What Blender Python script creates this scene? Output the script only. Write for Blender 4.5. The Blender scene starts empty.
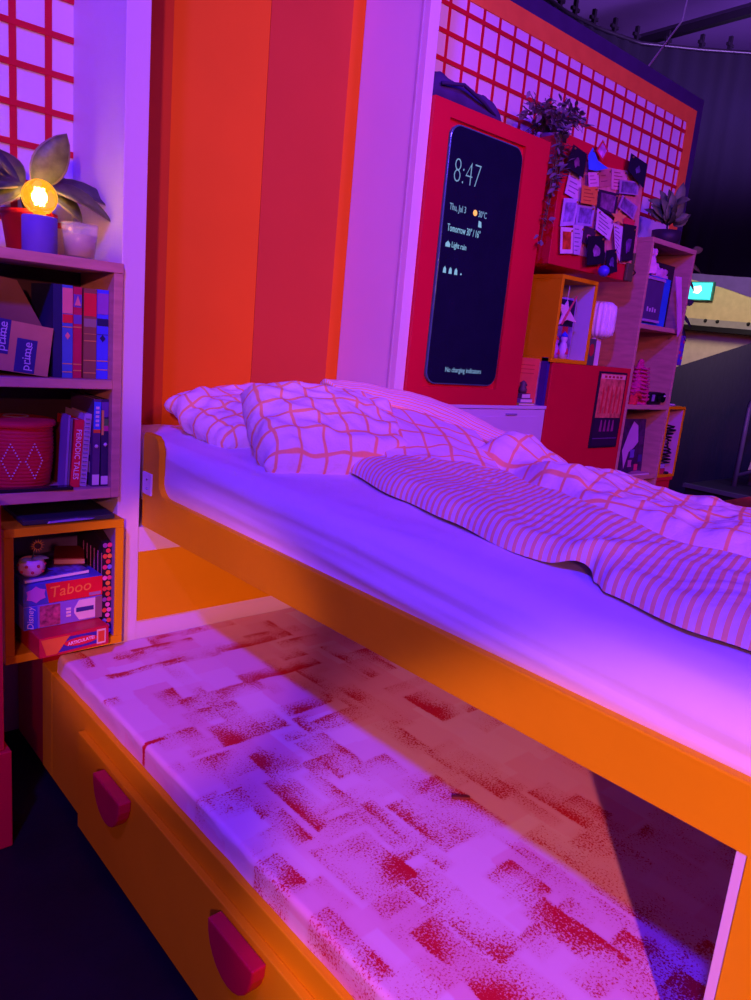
import bpy, bmesh, math, random
from mathutils import Vector, Matrix, noise
random.seed(7)
R = math.radians
scn = bpy.context.scene
COL = scn.collection

# ------------------------------------------------------------------ camera
YAW, PITCH, ROLL, FPX = R(42.556), R(12.2), R(-5.38), 742.3
CAM = Vector((0, 0, 1.5))
fwd = Vector((math.sin(YAW) * math.cos(PITCH), math.cos(YAW) * math.cos(PITCH), -math.sin(PITCH)))
r0 = Vector((math.cos(YAW), -math.sin(YAW), 0))
d0 = fwd.cross(r0)
right = math.cos(ROLL) * r0 + math.sin(ROLL) * d0
down = -math.sin(ROLL) * r0 + math.cos(ROLL) * d0
cd = bpy.data.cameras.new('camera')
cam = bpy.data.objects.new('camera', cd)
COL.objects.link(cam)
m = Matrix.Identity(4)
for i in range(3):
    m[i][0], m[i][1], m[i][2], m[i][3] = right[i], -down[i], -fwd[i], CAM[i]
cam.matrix_world = m
cd.sensor_fit = 'VERTICAL'
cd.sensor_height = 36
cd.lens = FPX / 1000 * 36
cd.clip_start = 0.02
scn.camera = cam


def at(px, py, ax, val):
    """world point where the sight line through a photo pixel meets the real plane ax = val"""
    d = right * ((px - 375.5) / FPX) + down * ((py - 500) / FPX) + fwd
    i = 'XYZ'.index(ax)
    return CAM + d * ((val - CAM[i]) / d[i])


# ------------------------------------------------------------------ world, lights, exposure
scn.view_settings.view_transform = 'Standard'
scn.view_settings.look = 'None'
scn.view_settings.exposure = 0.0
scn.view_settings.gamma = 1.0
scn.view_settings.use_curve_mapping = False
w = bpy.data.worlds.new('hall')
scn.world = w
w.use_nodes = True
w.node_tree.nodes['Background'].inputs[0].default_value = (0.16, 0.03, 0.55, 1)
w.node_tree.nodes['Background'].inputs[1].default_value = 0.085


def lamp(name, kind, loc, target, color, power, size=0.1, angle=60, blend=0.4):
    l = bpy.data.lights.new(name, kind)
    l.energy = power
    l.color = color
    if kind == 'AREA':
        l.shape = 'DISK'; l.size = size
    else:
        l.shadow_soft_size = size
    if kind == 'SPOT':
        l.spot_size = R(angle); l.spot_blend = blend
    o = bpy.data.objects.new(name, l)
    COL.objects.link(o)
    o.location = loc
    o.rotation_euler = (Vector(target) - Vector(loc)).to_track_quat('-Z', 'Y').to_euler()
    return o


RIG = (-1.35, -1.85, 2.25)
lamp('stage_light_pink_wash', 'SPOT', RIG, (5.0, 6.2, 2.2), (1.0, 0.21, 0.24), 120, 0.05, 74, 0.2)
lamp('added_spot_pink_bed', 'SPOT', RIG, (1.58, 1.04, 0.06), (1.0, 0.24, 0.20), 520, 0.04, 19, 0.45)  # added narrow cone; its dark surround imitates an unseen person's shadow
lamp('added_spot_pink_base', 'SPOT', RIG, (1.12, 2.10, 0.52), (1.0, 0.21, 0.28), 520, 0.04, 11, 0.5)  # added cone lifting the pink on the low wall only
lamp('added_spot_pink_alcove', 'SPOT', RIG, (1.62, 2.6, 2.15), (1.0, 0.24, 0.20), 230, 0.05, 27, 0.4)  # added cone for the alcove, leaving the mattress top out of the pink
lamp('stage_light_blue', 'SPOT', (-1.1, -0.4, 4.2), (1.5, 1.4, 0.9), (0.06, 0.012, 1.0), 900, 0.12, 95, 0.5)
lamp('added_fill_violet', 'SPOT', (2.6, -2.2, 3.9), (3.4, 2.6, 2.1), (0.27, 0.045, 1.0), 560, 0.25, 56, 0.5)  # added fill brightening the right bay, no fixture seen
lamp('added_fill_far_wall', 'SPOT', (7.3, 3.9, 2.9), (9.0, 4.1, 2.0), (1.0, 0.80, 0.62), 100, 0.3, 85, 0.6)  # added fill to brighten the far beige wall, source invented
lamp('added_fill_trolley', 'SPOT', (5.6, 0.6, 3.0), (7.6, 2.7, 0.8), (0.45, 0.24, 1.0), 230, 0.2, 60, 0.6)  # added fill to lift the trolley and platform, source invented
lamp('added_fill_ceiling', 'SPOT', (5.6, 1.4, 3.6), (7.2, 3.6, 5.2), (0.45, 0.19, 1.0), 1000, 0.3, 100, 0.8)  # added upward fill to lighten the ceiling, source invented
lamp('added_fill_magenta', 'SPOT', (0.6, -2.6, 2.9), (3.6, 2.5, 1.9), (1.0, 0.13, 0.30), 290, 0.25, 60, 0.7)  # added pinkish fill for the right bay, no fixture seen


# ------------------------------------------------------------------ materials
def lin(c):
    return tuple(((v / 255) / 12.92 if v / 255 <= 0.04045 else ((v / 255 + 0.055) / 1.055) ** 2.4) for v in c)


MATS = {}


def nm(name):
    mt = bpy.data.materials.new(name)
    mt.use_nodes = True
    nt = mt.node_tree
    return mt, nt, nt.nodes['Principled BSDF']


def mat(name, rgb, rough=0.55, var=0.08, scale=12.0, bump=0.0, bscale=60.0, metal=0.0, spec=0.35, emit=0.0, stretch=None):
    if name in MATS:
        return MATS[name]
    mt, nt, b = nm(name)
    c = lin(rgb)
    tc = nt.nodes.new('ShaderNodeTexCoord')
    src = tc.outputs['Object']
    if stretch:
        mp = nt.nodes.new('ShaderNodeMapping')
        mp.inputs['Scale'].default_value = stretch
        nt.links.new(src, mp.inputs[0]); src = mp.outputs[0]
    n = nt.nodes.new('ShaderNodeTexNoise')
    n.inputs['Scale'].default_value = scale
    n.inputs['Detail'].default_value = 4
    nt.links.new(src, n.inputs['Vector'])
    r = nt.nodes.new('ShaderNodeValToRGB')
    r.color_ramp.elements[0].position = 0.3
    r.color_ramp.elements[1].position = 0.7
    r.color_ramp.elements[0].color = tuple(max(0, v * (1 - var)) for v in c) + (1,)
    r.color_ramp.elements[1].color = tuple(min(1, v * (1 + var)) for v in c) + (1,)
    nt.links.new(n.outputs['Fac'], r.inputs[0])
    nt.links.new(r.outputs[0], b.inputs['Base Color'])
    b.inputs['Roughness'].default_value = rough
    b.inputs['Metallic'].default_value = metal
    b.inputs['Specular IOR Level'].default_value = spec
    if emit:
        nt.links.new(r.outputs[0], b.inputs['Emission Color'])
        b.inputs['Emission Strength'].default_value = emit
    if bump:
        n2 = nt.nodes.new('ShaderNodeTexNoise')
        n2.inputs['Scale'].default_value = bscale
        n2.inputs['Detail'].default_value = 3
        nt.links.new(src, n2.inputs['Vector'])
        bp = nt.nodes.new('ShaderNodeBump')
        bp.inputs['Strength'].default_value = bump
        bp.inputs['Distance'].default_value = 0.01
        nt.links.new(n2.outputs['Fac'], bp.inputs['Height'])
        nt.links.new(bp.outputs[0], b.inputs['Normal'])
    MATS[name] = mt
    return mt


WHITE = mat('white_paint', (232, 228, 232), 0.5, 0.02, 3, 0.03)
LAV = mat('white_cabinet_paint', (214, 208, 226), 0.45, 0.03, 3)
ORANGE = mat('orange_paint', (238, 196, 8), 0.5, 0.05, 4, 0.03, spec=0.15)
PANEL_A = mat('orange_panel', (240, 128, 24), 0.6, 0.05, 2, spec=0.15)
PANEL_B = mat('red_orange_panel', (205, 88, 46), 0.6, 0.05, 2, spec=0.15)
RED = mat('red_paint', (214, 12, 52), 0.45, 0.05, 4)
REDLINE = mat('red_tape', (205, 8, 40), 0.5, 0.04, 6)
DKRED = mat('dark_red_paint', (170, 14, 40), 0.5, 0.05, 4)
PINE = mat('pine_board', (206, 158, 138), 0.6, 0.12, 9, 0.05, 40, stretch=(1, 1, 6))
DKPAINT = mat('dark_violet_paint', (62, 48, 92), 0.7, 0.1)
BLACK = mat('black_floor', (16, 13, 20), 0.55, 0.35, 5, 0.15, 30)
CURT = mat('navy_curtain', (15, 12, 32), 0.9, 0.15, 3)
CEIL = mat('ceiling_paint', (150, 120, 180), 0.9, 0.1, 1.2)
SHEET = mat('white_sheet', (236, 232, 240), 0.8, 0.02, 5, 0.10, 25)
CARD = mat('cardboard', (190, 140, 110), 0.8, 0.06, 20)
PAPER = mat('paper', (236, 226, 226), 0.75, 0.04, 30)
GOLD = mat('gold_foil', (224, 170, 90), 0.4, 0.1)
DARK = mat('black_plastic', (24, 20, 30), 0.4, 0.1)
METAL = mat('steel', (170, 165, 180), 0.35, 0.05, metal=0.9)
LEAF = mat('leaf_green', (70, 92, 58), 0.5, 0.3, 30)
LEAFD = mat('leaf_dark', (58, 62, 66), 0.5, 0.3, 40)
LEAFV = mat('leaf_variegated', (100, 112, 62), 0.45, 0.45, 26)


def C(name, rgb, rough=0.5, **k):
    return mat(name, rgb, rough, **k)


# ------------------------------------------------------------------ mesh helpers
class MB:
    def __init__(s):
        s.v = []; s.f = []

    def add(s, vs, fs):
        o = len(s.v)
        s.v += [tuple(v) for v in vs]
        s.f += [tuple(i + o for i in f) for f in fs]
        return s

    def box(s, x0, x1, y0, y1, z0, z1, rot=None, piv=None):
        vs = [Vector((x, y, z)) for z in (z0, z1) for y in (y0, y1) for x in (x0, x1)]
        if rot:
            p = Vector(piv) if piv else Vector(((x0 + x1) / 2, (y0 + y1) / 2, (z0 + z1) / 2))
            vs = [rot @ (v - p) + p for v in vs]
        return s.add(vs, [(0, 2, 3, 1), (4, 5, 7, 6), (0, 1, 5, 4), (2, 6, 7, 3), (0, 4, 6, 2), (1, 3, 7, 5)])

    def prism(s, poly, axis, a, b):
        """extrude a 2D polygon along an axis from a to b"""
        def mk(p, t):
            return {'X': (t, p[0], p[1]), 'Y': (p[0], t, p[1]), 'Z': (p[0], p[1], t)}[axis]
        n = len(poly)
        vs = [mk(p, a) for p in poly] + [mk(p, b) for p in poly]
        fs = [tuple(range(n))[::-1], tuple(range(n, 2 * n))] + [(i, (i + 1) % n, n + (i + 1) % n, n + i) for i in range(n)]
        return s.add(vs, fs)

    def lathe(s, prof, n=24, c=(0, 0, 0), sx=1, sy=1, cap=True):
        vs = []; fs = []
        k = len(prof)
        for j in range(n):
            a = 2 * math.pi * j / n
            for r, z in prof:
                vs.append((c[0] + r * math.cos(a) * sx, c[1] + r * math.sin(a) * sy, c[2] + z))
        for j in range(n):
            j2 = (j + 1) % n
            for i in range(k - 1):
                fs.append((j * k + i, j2 * k + i, j2 * k + i + 1, j * k + i + 1))
        if cap:
            if prof[0][0] > 1e-4: fs.append(tuple(j * k for j in range(n))[::-1])
            if prof[-1][0] > 1e-4: fs.append(tuple(j * k + k - 1 for j in range(n)))
        return s.add(vs, fs)

    def tube(s, pts, r, n=8, closed=False):
        pts = [Vector(p) for p in pts]
        vs = []; fs = []
        m_ = len(pts)
        up = Vector((0.13, 0.21, 0.97))
        for i, p in enumerate(pts):
            a = pts[(i - 1) % m_] if (i > 0 or closed) else p
            b = pts[(i + 1) % m_] if (i < m_ - 1 or closed) else p
            t = (b - a).normalized()
            u = t.cross(up)
            if u.length < 1e-3: u = t.cross(Vector((1, 0, 0)))
            u.normalize(); v = t.cross(u)
            rr = r[i] if isinstance(r, (list, tuple)) else r
            for j in range(n):
                q = 2 * math.pi * j / n
                vs.append(p + u * (rr * math.cos(q)) + v * (rr * math.sin(q)))
        for i in range(m_ if closed else m_ - 1):
            i2 = (i + 1) % m_
            for j in range(n):
                j2 = (j + 1) % n
                fs.append((i * n + j, i * n + j2, i2 * n + j2, i2 * n + j))
        if not closed:
            fs.append(tuple(range(n))); fs.append(tuple(range((m_ - 1) * n, m_ * n))[::-1])
        return s.add(vs, fs)

    def ball(s, c, r, sz=1.0, n=14):
        prof = [(max(0.0001, r * math.sin(math.pi * i / (n // 2))), -r * sz * math.cos(math.pi * i / (n // 2))) for i in range(n // 2 + 1)]
        return s.lathe(prof, n, c)

    def leaf(s, base, d, up, L, W, bend=0.3, fold=0.15, n=6):
        """a leaf blade: mid rib plus two sides, pointed tip, arched"""
        d = Vector(d).normalized(); up = Vector(up)
        side = d.cross(up).normalized(); nrm = side.cross(d).normalized()
        vs = []; fs = []
        for i in range(n + 1):
            t = i / n
            p = Vector(base) + d * (L * t) - nrm * (bend * L * t * t)
            wd = W * 0.5 * (math.sin(math.pi * min(1, t * 0.93 + 0.05)) ** 0.8) * (1 - 0.25 * t)
            if i == n: wd = 0.0005
            vs += [p - side * wd + nrm * (fold * wd), p, p + side * wd + nrm * (fold * wd)]
        for i in range(n):
            a = i * 3
            fs += [(a, a + 1, a + 4, a + 3), (a + 1, a + 2, a + 5, a + 4)]
        return s.add(vs, fs)

    def build(s, name, mt, parent=None, bevel=0.0, smooth=False, seg=2, loc=None, solid=0.0):
        me = bpy.data.meshes.new(name)
        me.from_pydata(s.v, [], s.f)
        bm = bmesh.new(); bm.from_mesh(me)
        bmesh.ops.recalc_face_normals(bm, faces=bm.faces)
        if bevel:
            es = [e for e in bm.edges if len(e.link_faces) == 2 and e.calc_face_angle(0) > 0.6]
            bmesh.ops.bevel(bm, geom=es, offset=bevel, segments=seg, affect='EDGES', profile=0.5, clamp_overlap=True)
        bm.to_mesh(me); bm.free()
        if smooth:
            for p in me.polygons: p.use_smooth = True
        me.materials.append(mt)
        o = bpy.data.objects.new(name, me)
        COL.objects.link(o)
        if parent: o.parent = parent
        if loc: o.location = loc
        if solid:
            md = o.modifiers.new('thickness', 'SOLIDIFY'); md.thickness = solid; md.offset = 0
        return o


def bx(*a, **k):
    return MB().box(*a, **k)


def tag(o, label, cat, group=None, kind=None):
    if label: o['label'] = label
    if cat: o['category'] = cat
    if group: o['group'] = group
    if kind: o['kind'] = kind
    return o


def thing(name, label, cat, loc=(0, 0, 0), rot=(0, 0, 0), group=None):
    o = bpy.data.objects.new(name, None)
    o.empty_display_size = 0.05
    COL.objects.link(o)
    o.location = loc; o.rotation_euler = rot
    return tag(o, label, cat, group)


def struct(name, mb, mt, label=None, bevel=0.0, **k):
    o = mb.build(name, mt, None, bevel, **k)
    o['kind'] = 'structure'
    if label: o['label'] = label
    return o


def text(name, s, size, loc, mt, parent=None, ang=0.0, sx=1.0, align='CENTER', th=0.0004, bold=0.0, shear=0.0):
    """lettering that faces -Y at loc, turned by ang in its own plane"""
    cu = bpy.data.curves.new(name, 'FONT')
    cu.body = s; cu.size = size; cu.align_x = align; cu.align_y = 'CENTER'
    cu.extrude = th; cu.offset = bold; cu.shear = shear; cu.resolution_u = 3
    to = bpy.data.objects.new(name + '_src', cu)
    COL.objects.link(to)
    me = bpy.data.meshes.new_from_object(to)
    bpy.data.objects.remove(to)
    me.materials.clear(); me.materials.append(mt)
    o = bpy.data.objects.new(name, me)
    COL.objects.link(o)
    o.location = loc
    o.rotation_euler = (math.pi / 2, ang, 0)
    o.scale = (sx, 1, 1)
    if parent: o.parent = parent
    return o


def uvset(me, uvs):
    l = me.uv_layers.new(name='UVMap')
    for lp in me.loops:
        l.data[lp.index].uv = uvs[lp.vertex_index]


# =================================================================== THE SETTING
YB, YF = 2.62, 2.216          # back wall plane, front plane of the partitions
struct('floor', bx(-5, 12, -6, 9, -0.06, 0), BLACK, 'black stage floor')
wall = struct('wall_back', bx(-1.2, 4.94, YB, YB + 0.09, 0, 3.19), WHITE, 'white set wall with red grid lines')
# dark outer border and orange border at the right end and along the top (children of the wall)
bx(2.131, 4.94, YB - 0.006, YB, 3.11, 3.19).build('border_strip', DKPAINT, wall)
bx(4.872, 4.94, YB - 0.006, YB, 0, 3.11).build('border_strip', DKPAINT, wall)
bx(2.131, 4.872, YB - 0.006, YB, 3.02, 3.11).build('orange_border', mat('orange_border_paint', (255, 140, 60), 0.5), wall)
bx(4.77, 4.872, YB - 0.006, YB, 0, 3.02).build('orange_border', MATS['orange_border_paint'], wall)
# red grid of the right bay
LW = 0.009
zs = [2.963, 2.853, 2.742, 2.631, 2.519, 2.405]
x = 4.72
while x > 2.15:
    bx(x - 0.007, x + 0.007, YB - 0.005, YB, 2.395, 3.02).build('grid_strip', REDLINE, wall)
    x -= 0.113
for z in zs:
    bx(2.131, 4.77, YB - 0.007, YB, z - LW, z + LW).build('grid_strip', REDLINE, wall)
# red grid of the left bay
for x in (0.225, 0.33, 0.435, 0.54, 0.645, 0.758, 0.862):
    bx(x - 0.010, x + 0.010, YB - 0.005, YB, 1.2, 3.19).build('grid_strip', REDLINE, wall)
for k in range(14):
    z = 2.322 - 0.1115 * (k - 5)
    if 1.3 < z < 3.15:
        bx(-0.6, 0.938, YB - 0.007, YB, z - LW, z + LW).build('grid_strip', REDLINE, wall)
# partitions beside the bed alcove
pl = struct('wall_alcove_left', bx(0.938, 1.010, YF, YB, 0, 3.4), WHITE, 'white partition left of the bed alcove', 0.002)
pr = struct('wall_alcove_right', bx(2.079, 2.131, YF, YB, 0, 3.4), WHITE, 'white partition right of the bed alcove', 0.002)
bx(2.075, 2.079, 2.25, 2.262, 1.0, 3.4).build('edge_bead', C('bead', (200, 190, 205)), pr)
# orange boards on the alcove's rear wall
av = struct('wall_alcove_rear', bx(1.010, 2.079, YB - 0.02, YB - 0.001, 0.8, 3.4), PANEL_B, 'orange boarded rear wall of the alcove')
for i, (a, b_) in enumerate(((1.011, 1.259), (1.259, 1.637), (1.637, 2.013), (2.013, 2.078))):
    bx(a, b_ - 0.001, YB - 0.032 + 0.002 * (i % 2), YB - 0.02, 0.8, 3.4).build('panel', PANEL_A if i % 2 else PANEL_B, av)
# base wall under the alcove with its orange inset
ab = struct('wall_alcove_base', bx(1.010, 2.079, YF + 0.004, YB - 0.04, 0, 0.835), WHITE, 'white base wall under the alcove')
bx(1.012, 1.70, YF - 0.002, YF + 0.004, 0.513, 0.752).build('inset_panel', ORANGE, ab)
# hall around the set
struct('ceiling', bx(-6, 16, -7, 10, 5.2, 5.3), CEIL, 'dim violet hall ceiling')
mb = MB()
ring = [(4.2, 4.02), (4.7, 4.10), (5.11, 4.16), (5.45, 4.18), (5.86, 4.13), (6.3, 4.01), (6.7, 3.66), (7.0, 3.35), (7.4, 2.8), (7.7, 2.2)]
fine = []
for i in range(len(ring) - 1):
    for k in range(16):
        t = k / 16
        fine.append((ring[i][0] * (1 - t) + ring[i + 1][0] * t, ring[i][1] * (1 - t) + ring[i + 1][1] * t))
vs = []; fs = []
for i, (a, b_) in enumerate(fine):
    o_ = 0.012 * math.sin(i * 1.25) * (0.7 + 0.3 * math.sin(i * 0.37))
    for zz in (2.36, 4.2):
        vs.append((a + o_ * 0.6, b_ + o_, zz))
for i in range(len(fine) - 1):
    fs.append((2 * i, 2 * i + 2, 2 * i + 3, 2 * i + 1))
cur = mb.add(vs, fs).build('stage_curtain', CURT, None, 0, True, solid=0.01)
tag(cur, 'dark navy stage curtain hung from a curved rail behind the set wall', 'curtain')
rail = thing('curtain_rail', 'dark curved ceiling rail with hooks above the navy curtain', 'rail')
MB().tube([(a, b_, 4.22) for a, b_ in fine[::4]], 0.018).build('track', DARK, rail, 0, True)
for i in range(6, len(fine) - 20, 9):
    a, b_ = fine[i]
    hk = MB().box(a - 0.015, a + 0.015, b_ - 0.015, b_ + 0.015, 4.22, 4.34).box(a - 0.05, a + 0.05, b_ - 0.012, b_ + 0.012, 4.26, 4.285)
    hk.build('hook', DARK, rail)
bm_ = thing('ceiling_beam', 'dark slanting steel beam under the violet ceiling', 'beam')
MB().tube([(6.94, 4.45, 4.52), (6.85, 3.0, 4.52), (6.6, 1.0, 4.52)], 0.055, 6).build('tube', DARK, bm_)
MB().box(6.75, 6.95, 2.9, 3.0, 4.57, 5.2).build('hanger', DARK, bm_)
tag(MB().tube([(7.0, 4.0, 5.2), (5.7, 3.3, 4.05), (4.277, 2.66, 3.19)], 0.006, 6).build('suspension_cable', METAL), 'thin steel cable running from the ceiling to the top of the set wall', 'cable')
struct('trim_1', bx(6.2, 8.2, 1.0, 3.2, 5.0, 5.2), C('ceiling_duct', (120, 50, 60)), 'reddish brown ceiling duct at the top right')

# far end of the hall: beige wall with rail, exit sign, sloping dark screen
XF = 9.0


def farpoly(pts, x_):
    return [(at(a, b_, 'X', x_).y, at(a, b_, 'X', x_).z) for a, b_ in pts]


BEIGE = C('beige_wall', (205, 190, 150), 0.8)
struct('wall_far', MB().prism(farpoly([(655, 272), (690, 279), (720, 287), (751, 298), (790, 318), (800, 480), (640, 480)], XF), 'X', XF, XF + 0.15), BEIGE, 'beige curved-top wall at the far end of the hall')
struct('trim_2', MB().prism(farpoly([(655, 240), (790, 245), (790, 325), (751, 300), (720, 289), (690, 281), (655, 274)], XF + 0.3), 'X', XF + 0.3, XF + 0.4), C('far_violet', (120, 90, 190), 0.8), 'violet band above the beige wall')
struct('wall_hall_end', bx(10.6, 10.8, -4, 9, 0, 5.2), CURT, 'dark end wall of the hall')
struct('wall_hall_rear', bx(-5, 10.8, 8.8, 9, 0, 5.2), CURT, 'dark rear wall of the hall')
hr = thing('handrail', 'grey metal rail along the beige wall behind the exit sign', 'rail')
a0, a1 = at(640, 318, 'X', 8.9), at(800, 331, 'X', 8.9)
MB().prism([(a0.y, a0.z - .035), (a1.y, a1.z - .035), (a1.y, a1.z + .045), (a0.y, a0.z + .045)], 'X', 8.86, 8.95).build('bar', C('grey_bar', (150, 145, 150), 0.5), hr)
MB().prism([(a0.y, a0.z - .09), (a1.y, a1.z - .09), (a1.y, a1.z - .035), (a0.y, a0.z - .035)], 'X', 8.8, 8.96).build('shade_strip', DARK, hr)  # dark strip modelled in place of the shade under the bar
for px in (705, 717, 748):
    p = at(px, 320 + (px - 697) * 0.08, 'X', 8.85)
    MB().ball((8.86, p.y, p.z), 0.022).build('bolt', DARK, hr)
struct('wall_screen', MB().prism(farpoly([(640, 379), (676, 367), (751, 343), (800, 327), (800, 620), (640, 620)], 8.3), 'X', 8.3, 8.38), C('black_drape', (58, 52, 70), 0.9, bump=0.3, bscale=8, stretch=(1, 8, 1)), 'black screen with sloping top edge')

ex = at(700, 291, 'X', 8.93)
es = thing('exit_sign', 'small glowing cyan green exit sign on the beige wall', 'sign', (8.965, ex.y, ex.z))
gm, gt, gb = nm('exit_glow')
gb.inputs['Emission Color'].default_value = (0.02, 0.75, 0.85, 1)
gb.inputs['Base Color'].default_value = (0.1, 0.7, 0.7, 1)
gb.inputs['Emission Strength'].default_value = 1.6
bx(-0.03, 0.03, -0.15, 0.15, -0.11, 0.11).build('housing', C('exit_case', (60, 160, 150)), es, 0.01)
bx(-0.035, -0.029, -0.135, 0.135, -0.095, 0.095).build('lit_face', gm, es)
wm, wt, wb = nm('exit_white')
wb.inputs['Emission Color'].default_value = (0.9, 1, 1, 1); wb.inputs['Emission Strength'].default_value = 2.5
MB().prism([(0.08, 0.05), (0.0, 0.06), (-0.02, 0.01), (0.02, -0.03), (0.08, -0.02)], 'X', -0.039, -0.034).build('running_figure', wm, es)
# stage platform, cart and red throw at the right edge
plt = thing('stage_platform', 'low black stage platform behind the foot of the bed', 'platform')
q0, q1 = at(686, 481, 'X', 6.6), at(800, 500, 'X', 6.6)
bx(6.6, 8.2, q1.y - 0.8, q0.y, q0.z - 0.14, q0.z - 0.02).build('deck', C('platform_black', (44, 40, 52), 0.5), plt, 0.01)
bx(6.55, 6.6, q1.y - 0.8, q0.y, q0.z - 0.05, q0.z - 0.015).build('edge_trim', C('platform_edge', (90, 84, 104), 0.4), plt)
for yy in (q0.y - 0.06, q1.y):
    bx(6.65, 6.72, yy - 0.05, yy + 0.02, 0, q0.z - 0.14).build('leg', DARK, plt)
pz = q0.z - 0.02
ct = thing('garment_trolley', 'tubular metal trolley with white cloth and red bag at the right edge', 'trolley')
c0 = at(737, 470, 'X', 7.0)
cy = c0.y
arc = [(7.0, cy, pz)] + [(7.0, cy, pz + 0.55)] + [(7.0, cy - 0.16 + 0.16 * math.cos(k * math.pi / 12), pz + 0.72 + 0.16 * math.sin(k * math.pi / 12)) for k in range(0, 7)] + [(7.0, cy - 0.8, pz + 0.88)]
MB().tube(arc, 0.022).build('frame', C('cart_metal', (150, 140, 170), 0.35, metal=0.6), ct, 0, True)
MB().tube([(7.3, p[1] - 0.02, p[2]) for p in arc], 0.02).build('frame', MATS['cart_metal'], ct, 0, True)
MB().tube([(7.0, cy, pz + 0.1), (7.15, cy - 0.35, pz + 0.28), (7.3, cy - 0.7, pz + 0.1)], 0.018).build('brace', MATS['cart_metal'], ct, 0, True)
MB().prism([(cy - 0.06, pz + 0.16), (cy - 0.13, pz + 0.66), (cy - 0.18, pz + 0.66), (cy - 0.17, pz + 0.2)], 'X', 7.08, 7.11).build('cloth', C('cream_cloth', (225, 215, 180), 0.9), ct, 0.005)
bx(7.05, 7.25, cy - 0.6, cy - 0.15, pz + 0.2, pz + 0.5).build('bag', RED, ct, 0.03)
rb0 = at(690, 505, 'X', 5.6)
mb = MB().prism([(rb0.y + 0.05, 0.3), (rb0.y + 0.02, rb0.z - 0.02), (rb0.y - 0.18, rb0.z + 0.06), (rb0.y - 0.6, rb0.z + 0.1), (rb0.y - 1.2, rb0.z + 0.1), (rb0.y - 1.2, 0.3)], 'X', 5.6, 6.3)
mb.box(5.6, 6.3, rb0.y - 1.2, rb0.y + 0.05, 0, 0.3)
tag(mb.build('red_bench', RED, None, 0.02), 'red upholstered bench in front of the black platform', 'bench')

# =================================================================== LOWER BED (base with drawer)
base = thing('trundle_base', 'orange low bed base with a long drawer and red half-round handles', 'bed base', (0.736, 1.2, 0))


def L(x0, x1, y0, y1, z0, z1):
    return bx(x0 - 0.736, x1 - 0.736, y0 - 1.2, y1 - 1.2, z0, z1)


L(0.736, 1.75, 0.34, 2.21, 0.03, 0.394).build('carcass', ORANGE, base, 0.003)
L(0.736, 0.937, 2.2105, 2.30, 0.03, 0.394).build('end_panel', ORANGE, base, 0.003)
L(0.738, 0.937, 2.3005, 2.56, 0.03, 0.42).build('red_end_panel', DKRED, base, 0.003)
dr = L(0.716, 0.736, 0.36, 1.935, 0.03, 0.335).build('drawer_front', ORANGE, base, 0.003)
for yc in (1.655, 1.045):
    poly = [(yc + 0.085 - 1.2, 0.322), (yc - 0.085 - 1.2, 0.322)]
    for k in range(1, 12):
        a = math.pi * k / 12
        poly.append((yc - 1.2 - 0.085 * math.cos(a), 0.318 - 0.098 * math.sin(a)))
    MB().prism(poly, 'X', -0.054, -0.021).build('handle', C('red_handle', (196, 10, 52), 0.4), dr, 0.004)

# ---- lower mattress with block-printed red cover
random.seed(11)
X0, X1, Y0, Y1 = 0.752, 1.74, 0.335, 2.205
patches = []


def pat(px, py, ori, ln, wd, st=1.0, grad=0):
    p = at(px, py, 'Z', 0.458)
    patches.append((p.x, p.y, ori, ln * 0.58, wd * 0.6, st, grad))


for t_ in [(163, 645, 0, .20, .035, 1), (150, 667, 0, .24, .035, 1), (170, 697, 1, .10, .06, .8), (247, 643, 0, .22, .05, 1), (280, 669, 0, .26, .06, 1),
           (223, 694, 0, .24, .07, .8), (310, 674, 1, .12, .05, .8), (248, 726, 0, .19, .10, .85), (180, 738, 0, .11, .07, .6), (218, 767, 0, .15, .10, .55),
           (277, 761, 1, .12, .09, .8), (326, 756, 1, .18, .06, .7), (302, 800, 1, .20, .07, .9), (233, 802, 0, .10, .08, .6), (372, 862, 1, .16, .10, .8),
           (276, 876, 1, .12, .10, .6), (305, 704, 0, .15, .06, .8), (361, 696, 1, .15, .06, .8), (434, 704, 1, .16, .09, .9), (475, 768, 1, .24, .09, .7),
           (437, 816, 1, .18, .13, .65), (405, 832, 1, .24, .04, .7), (460, 909, 1, .24, .08, .7), (518, 883, 1, .11, .08, .9), (570, 890, 1, .26, .06, .55),
           (575, 936, 1, .18, .07, .9), (490, 968, 1, .26, .11, .8), (567, 804, 1, .16, .08, .7), (660, 985, 1, .20, .12, .8), (610, 850, 1, .16, .09, .5),
           (640, 900, 1, .2, .1, .55), (350, 660, 1, .25, .05, .7), (400, 735, 1, .18, .06, .6), (330, 790, 1, .16, .05, .6), (520, 800, 1, .2, .05, .7),
           (200, 655, 0, .12, .06, .6), (130, 655, 0, .10, .03, .8), (300, 640, 0, .16, .05, .8), (335, 720, 0, .12, .06, .6), (250, 750, 1, .1, .06, .5),
           (400, 900, 0, .12, .09, .45), (350, 950, 1, .16, .08, .55), (420, 980, 0, .14, .08, .5), (545, 840, 0, .10, .08, .5), (600, 970, 0, .12, .07, .5),
           (380, 770, 0, .12, .09, .55), (290, 830, 0, .12, .06, .4), (680, 930, 0, .14, .08, .5), (690, 880, 1, .2, .08, .45)]:
    pat(*t_, random.choice((-1, 1)))
for _ in range(90):
    o_ = random.randint(0, 1)
    patches.append((random.uniform(X0, X1), random.uniform(Y0, Y1), o_, random.uniform(.05, .13), random.uniform(.02, .055), random.uniform(.35, .75), random.choice((-1, 1))))
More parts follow.
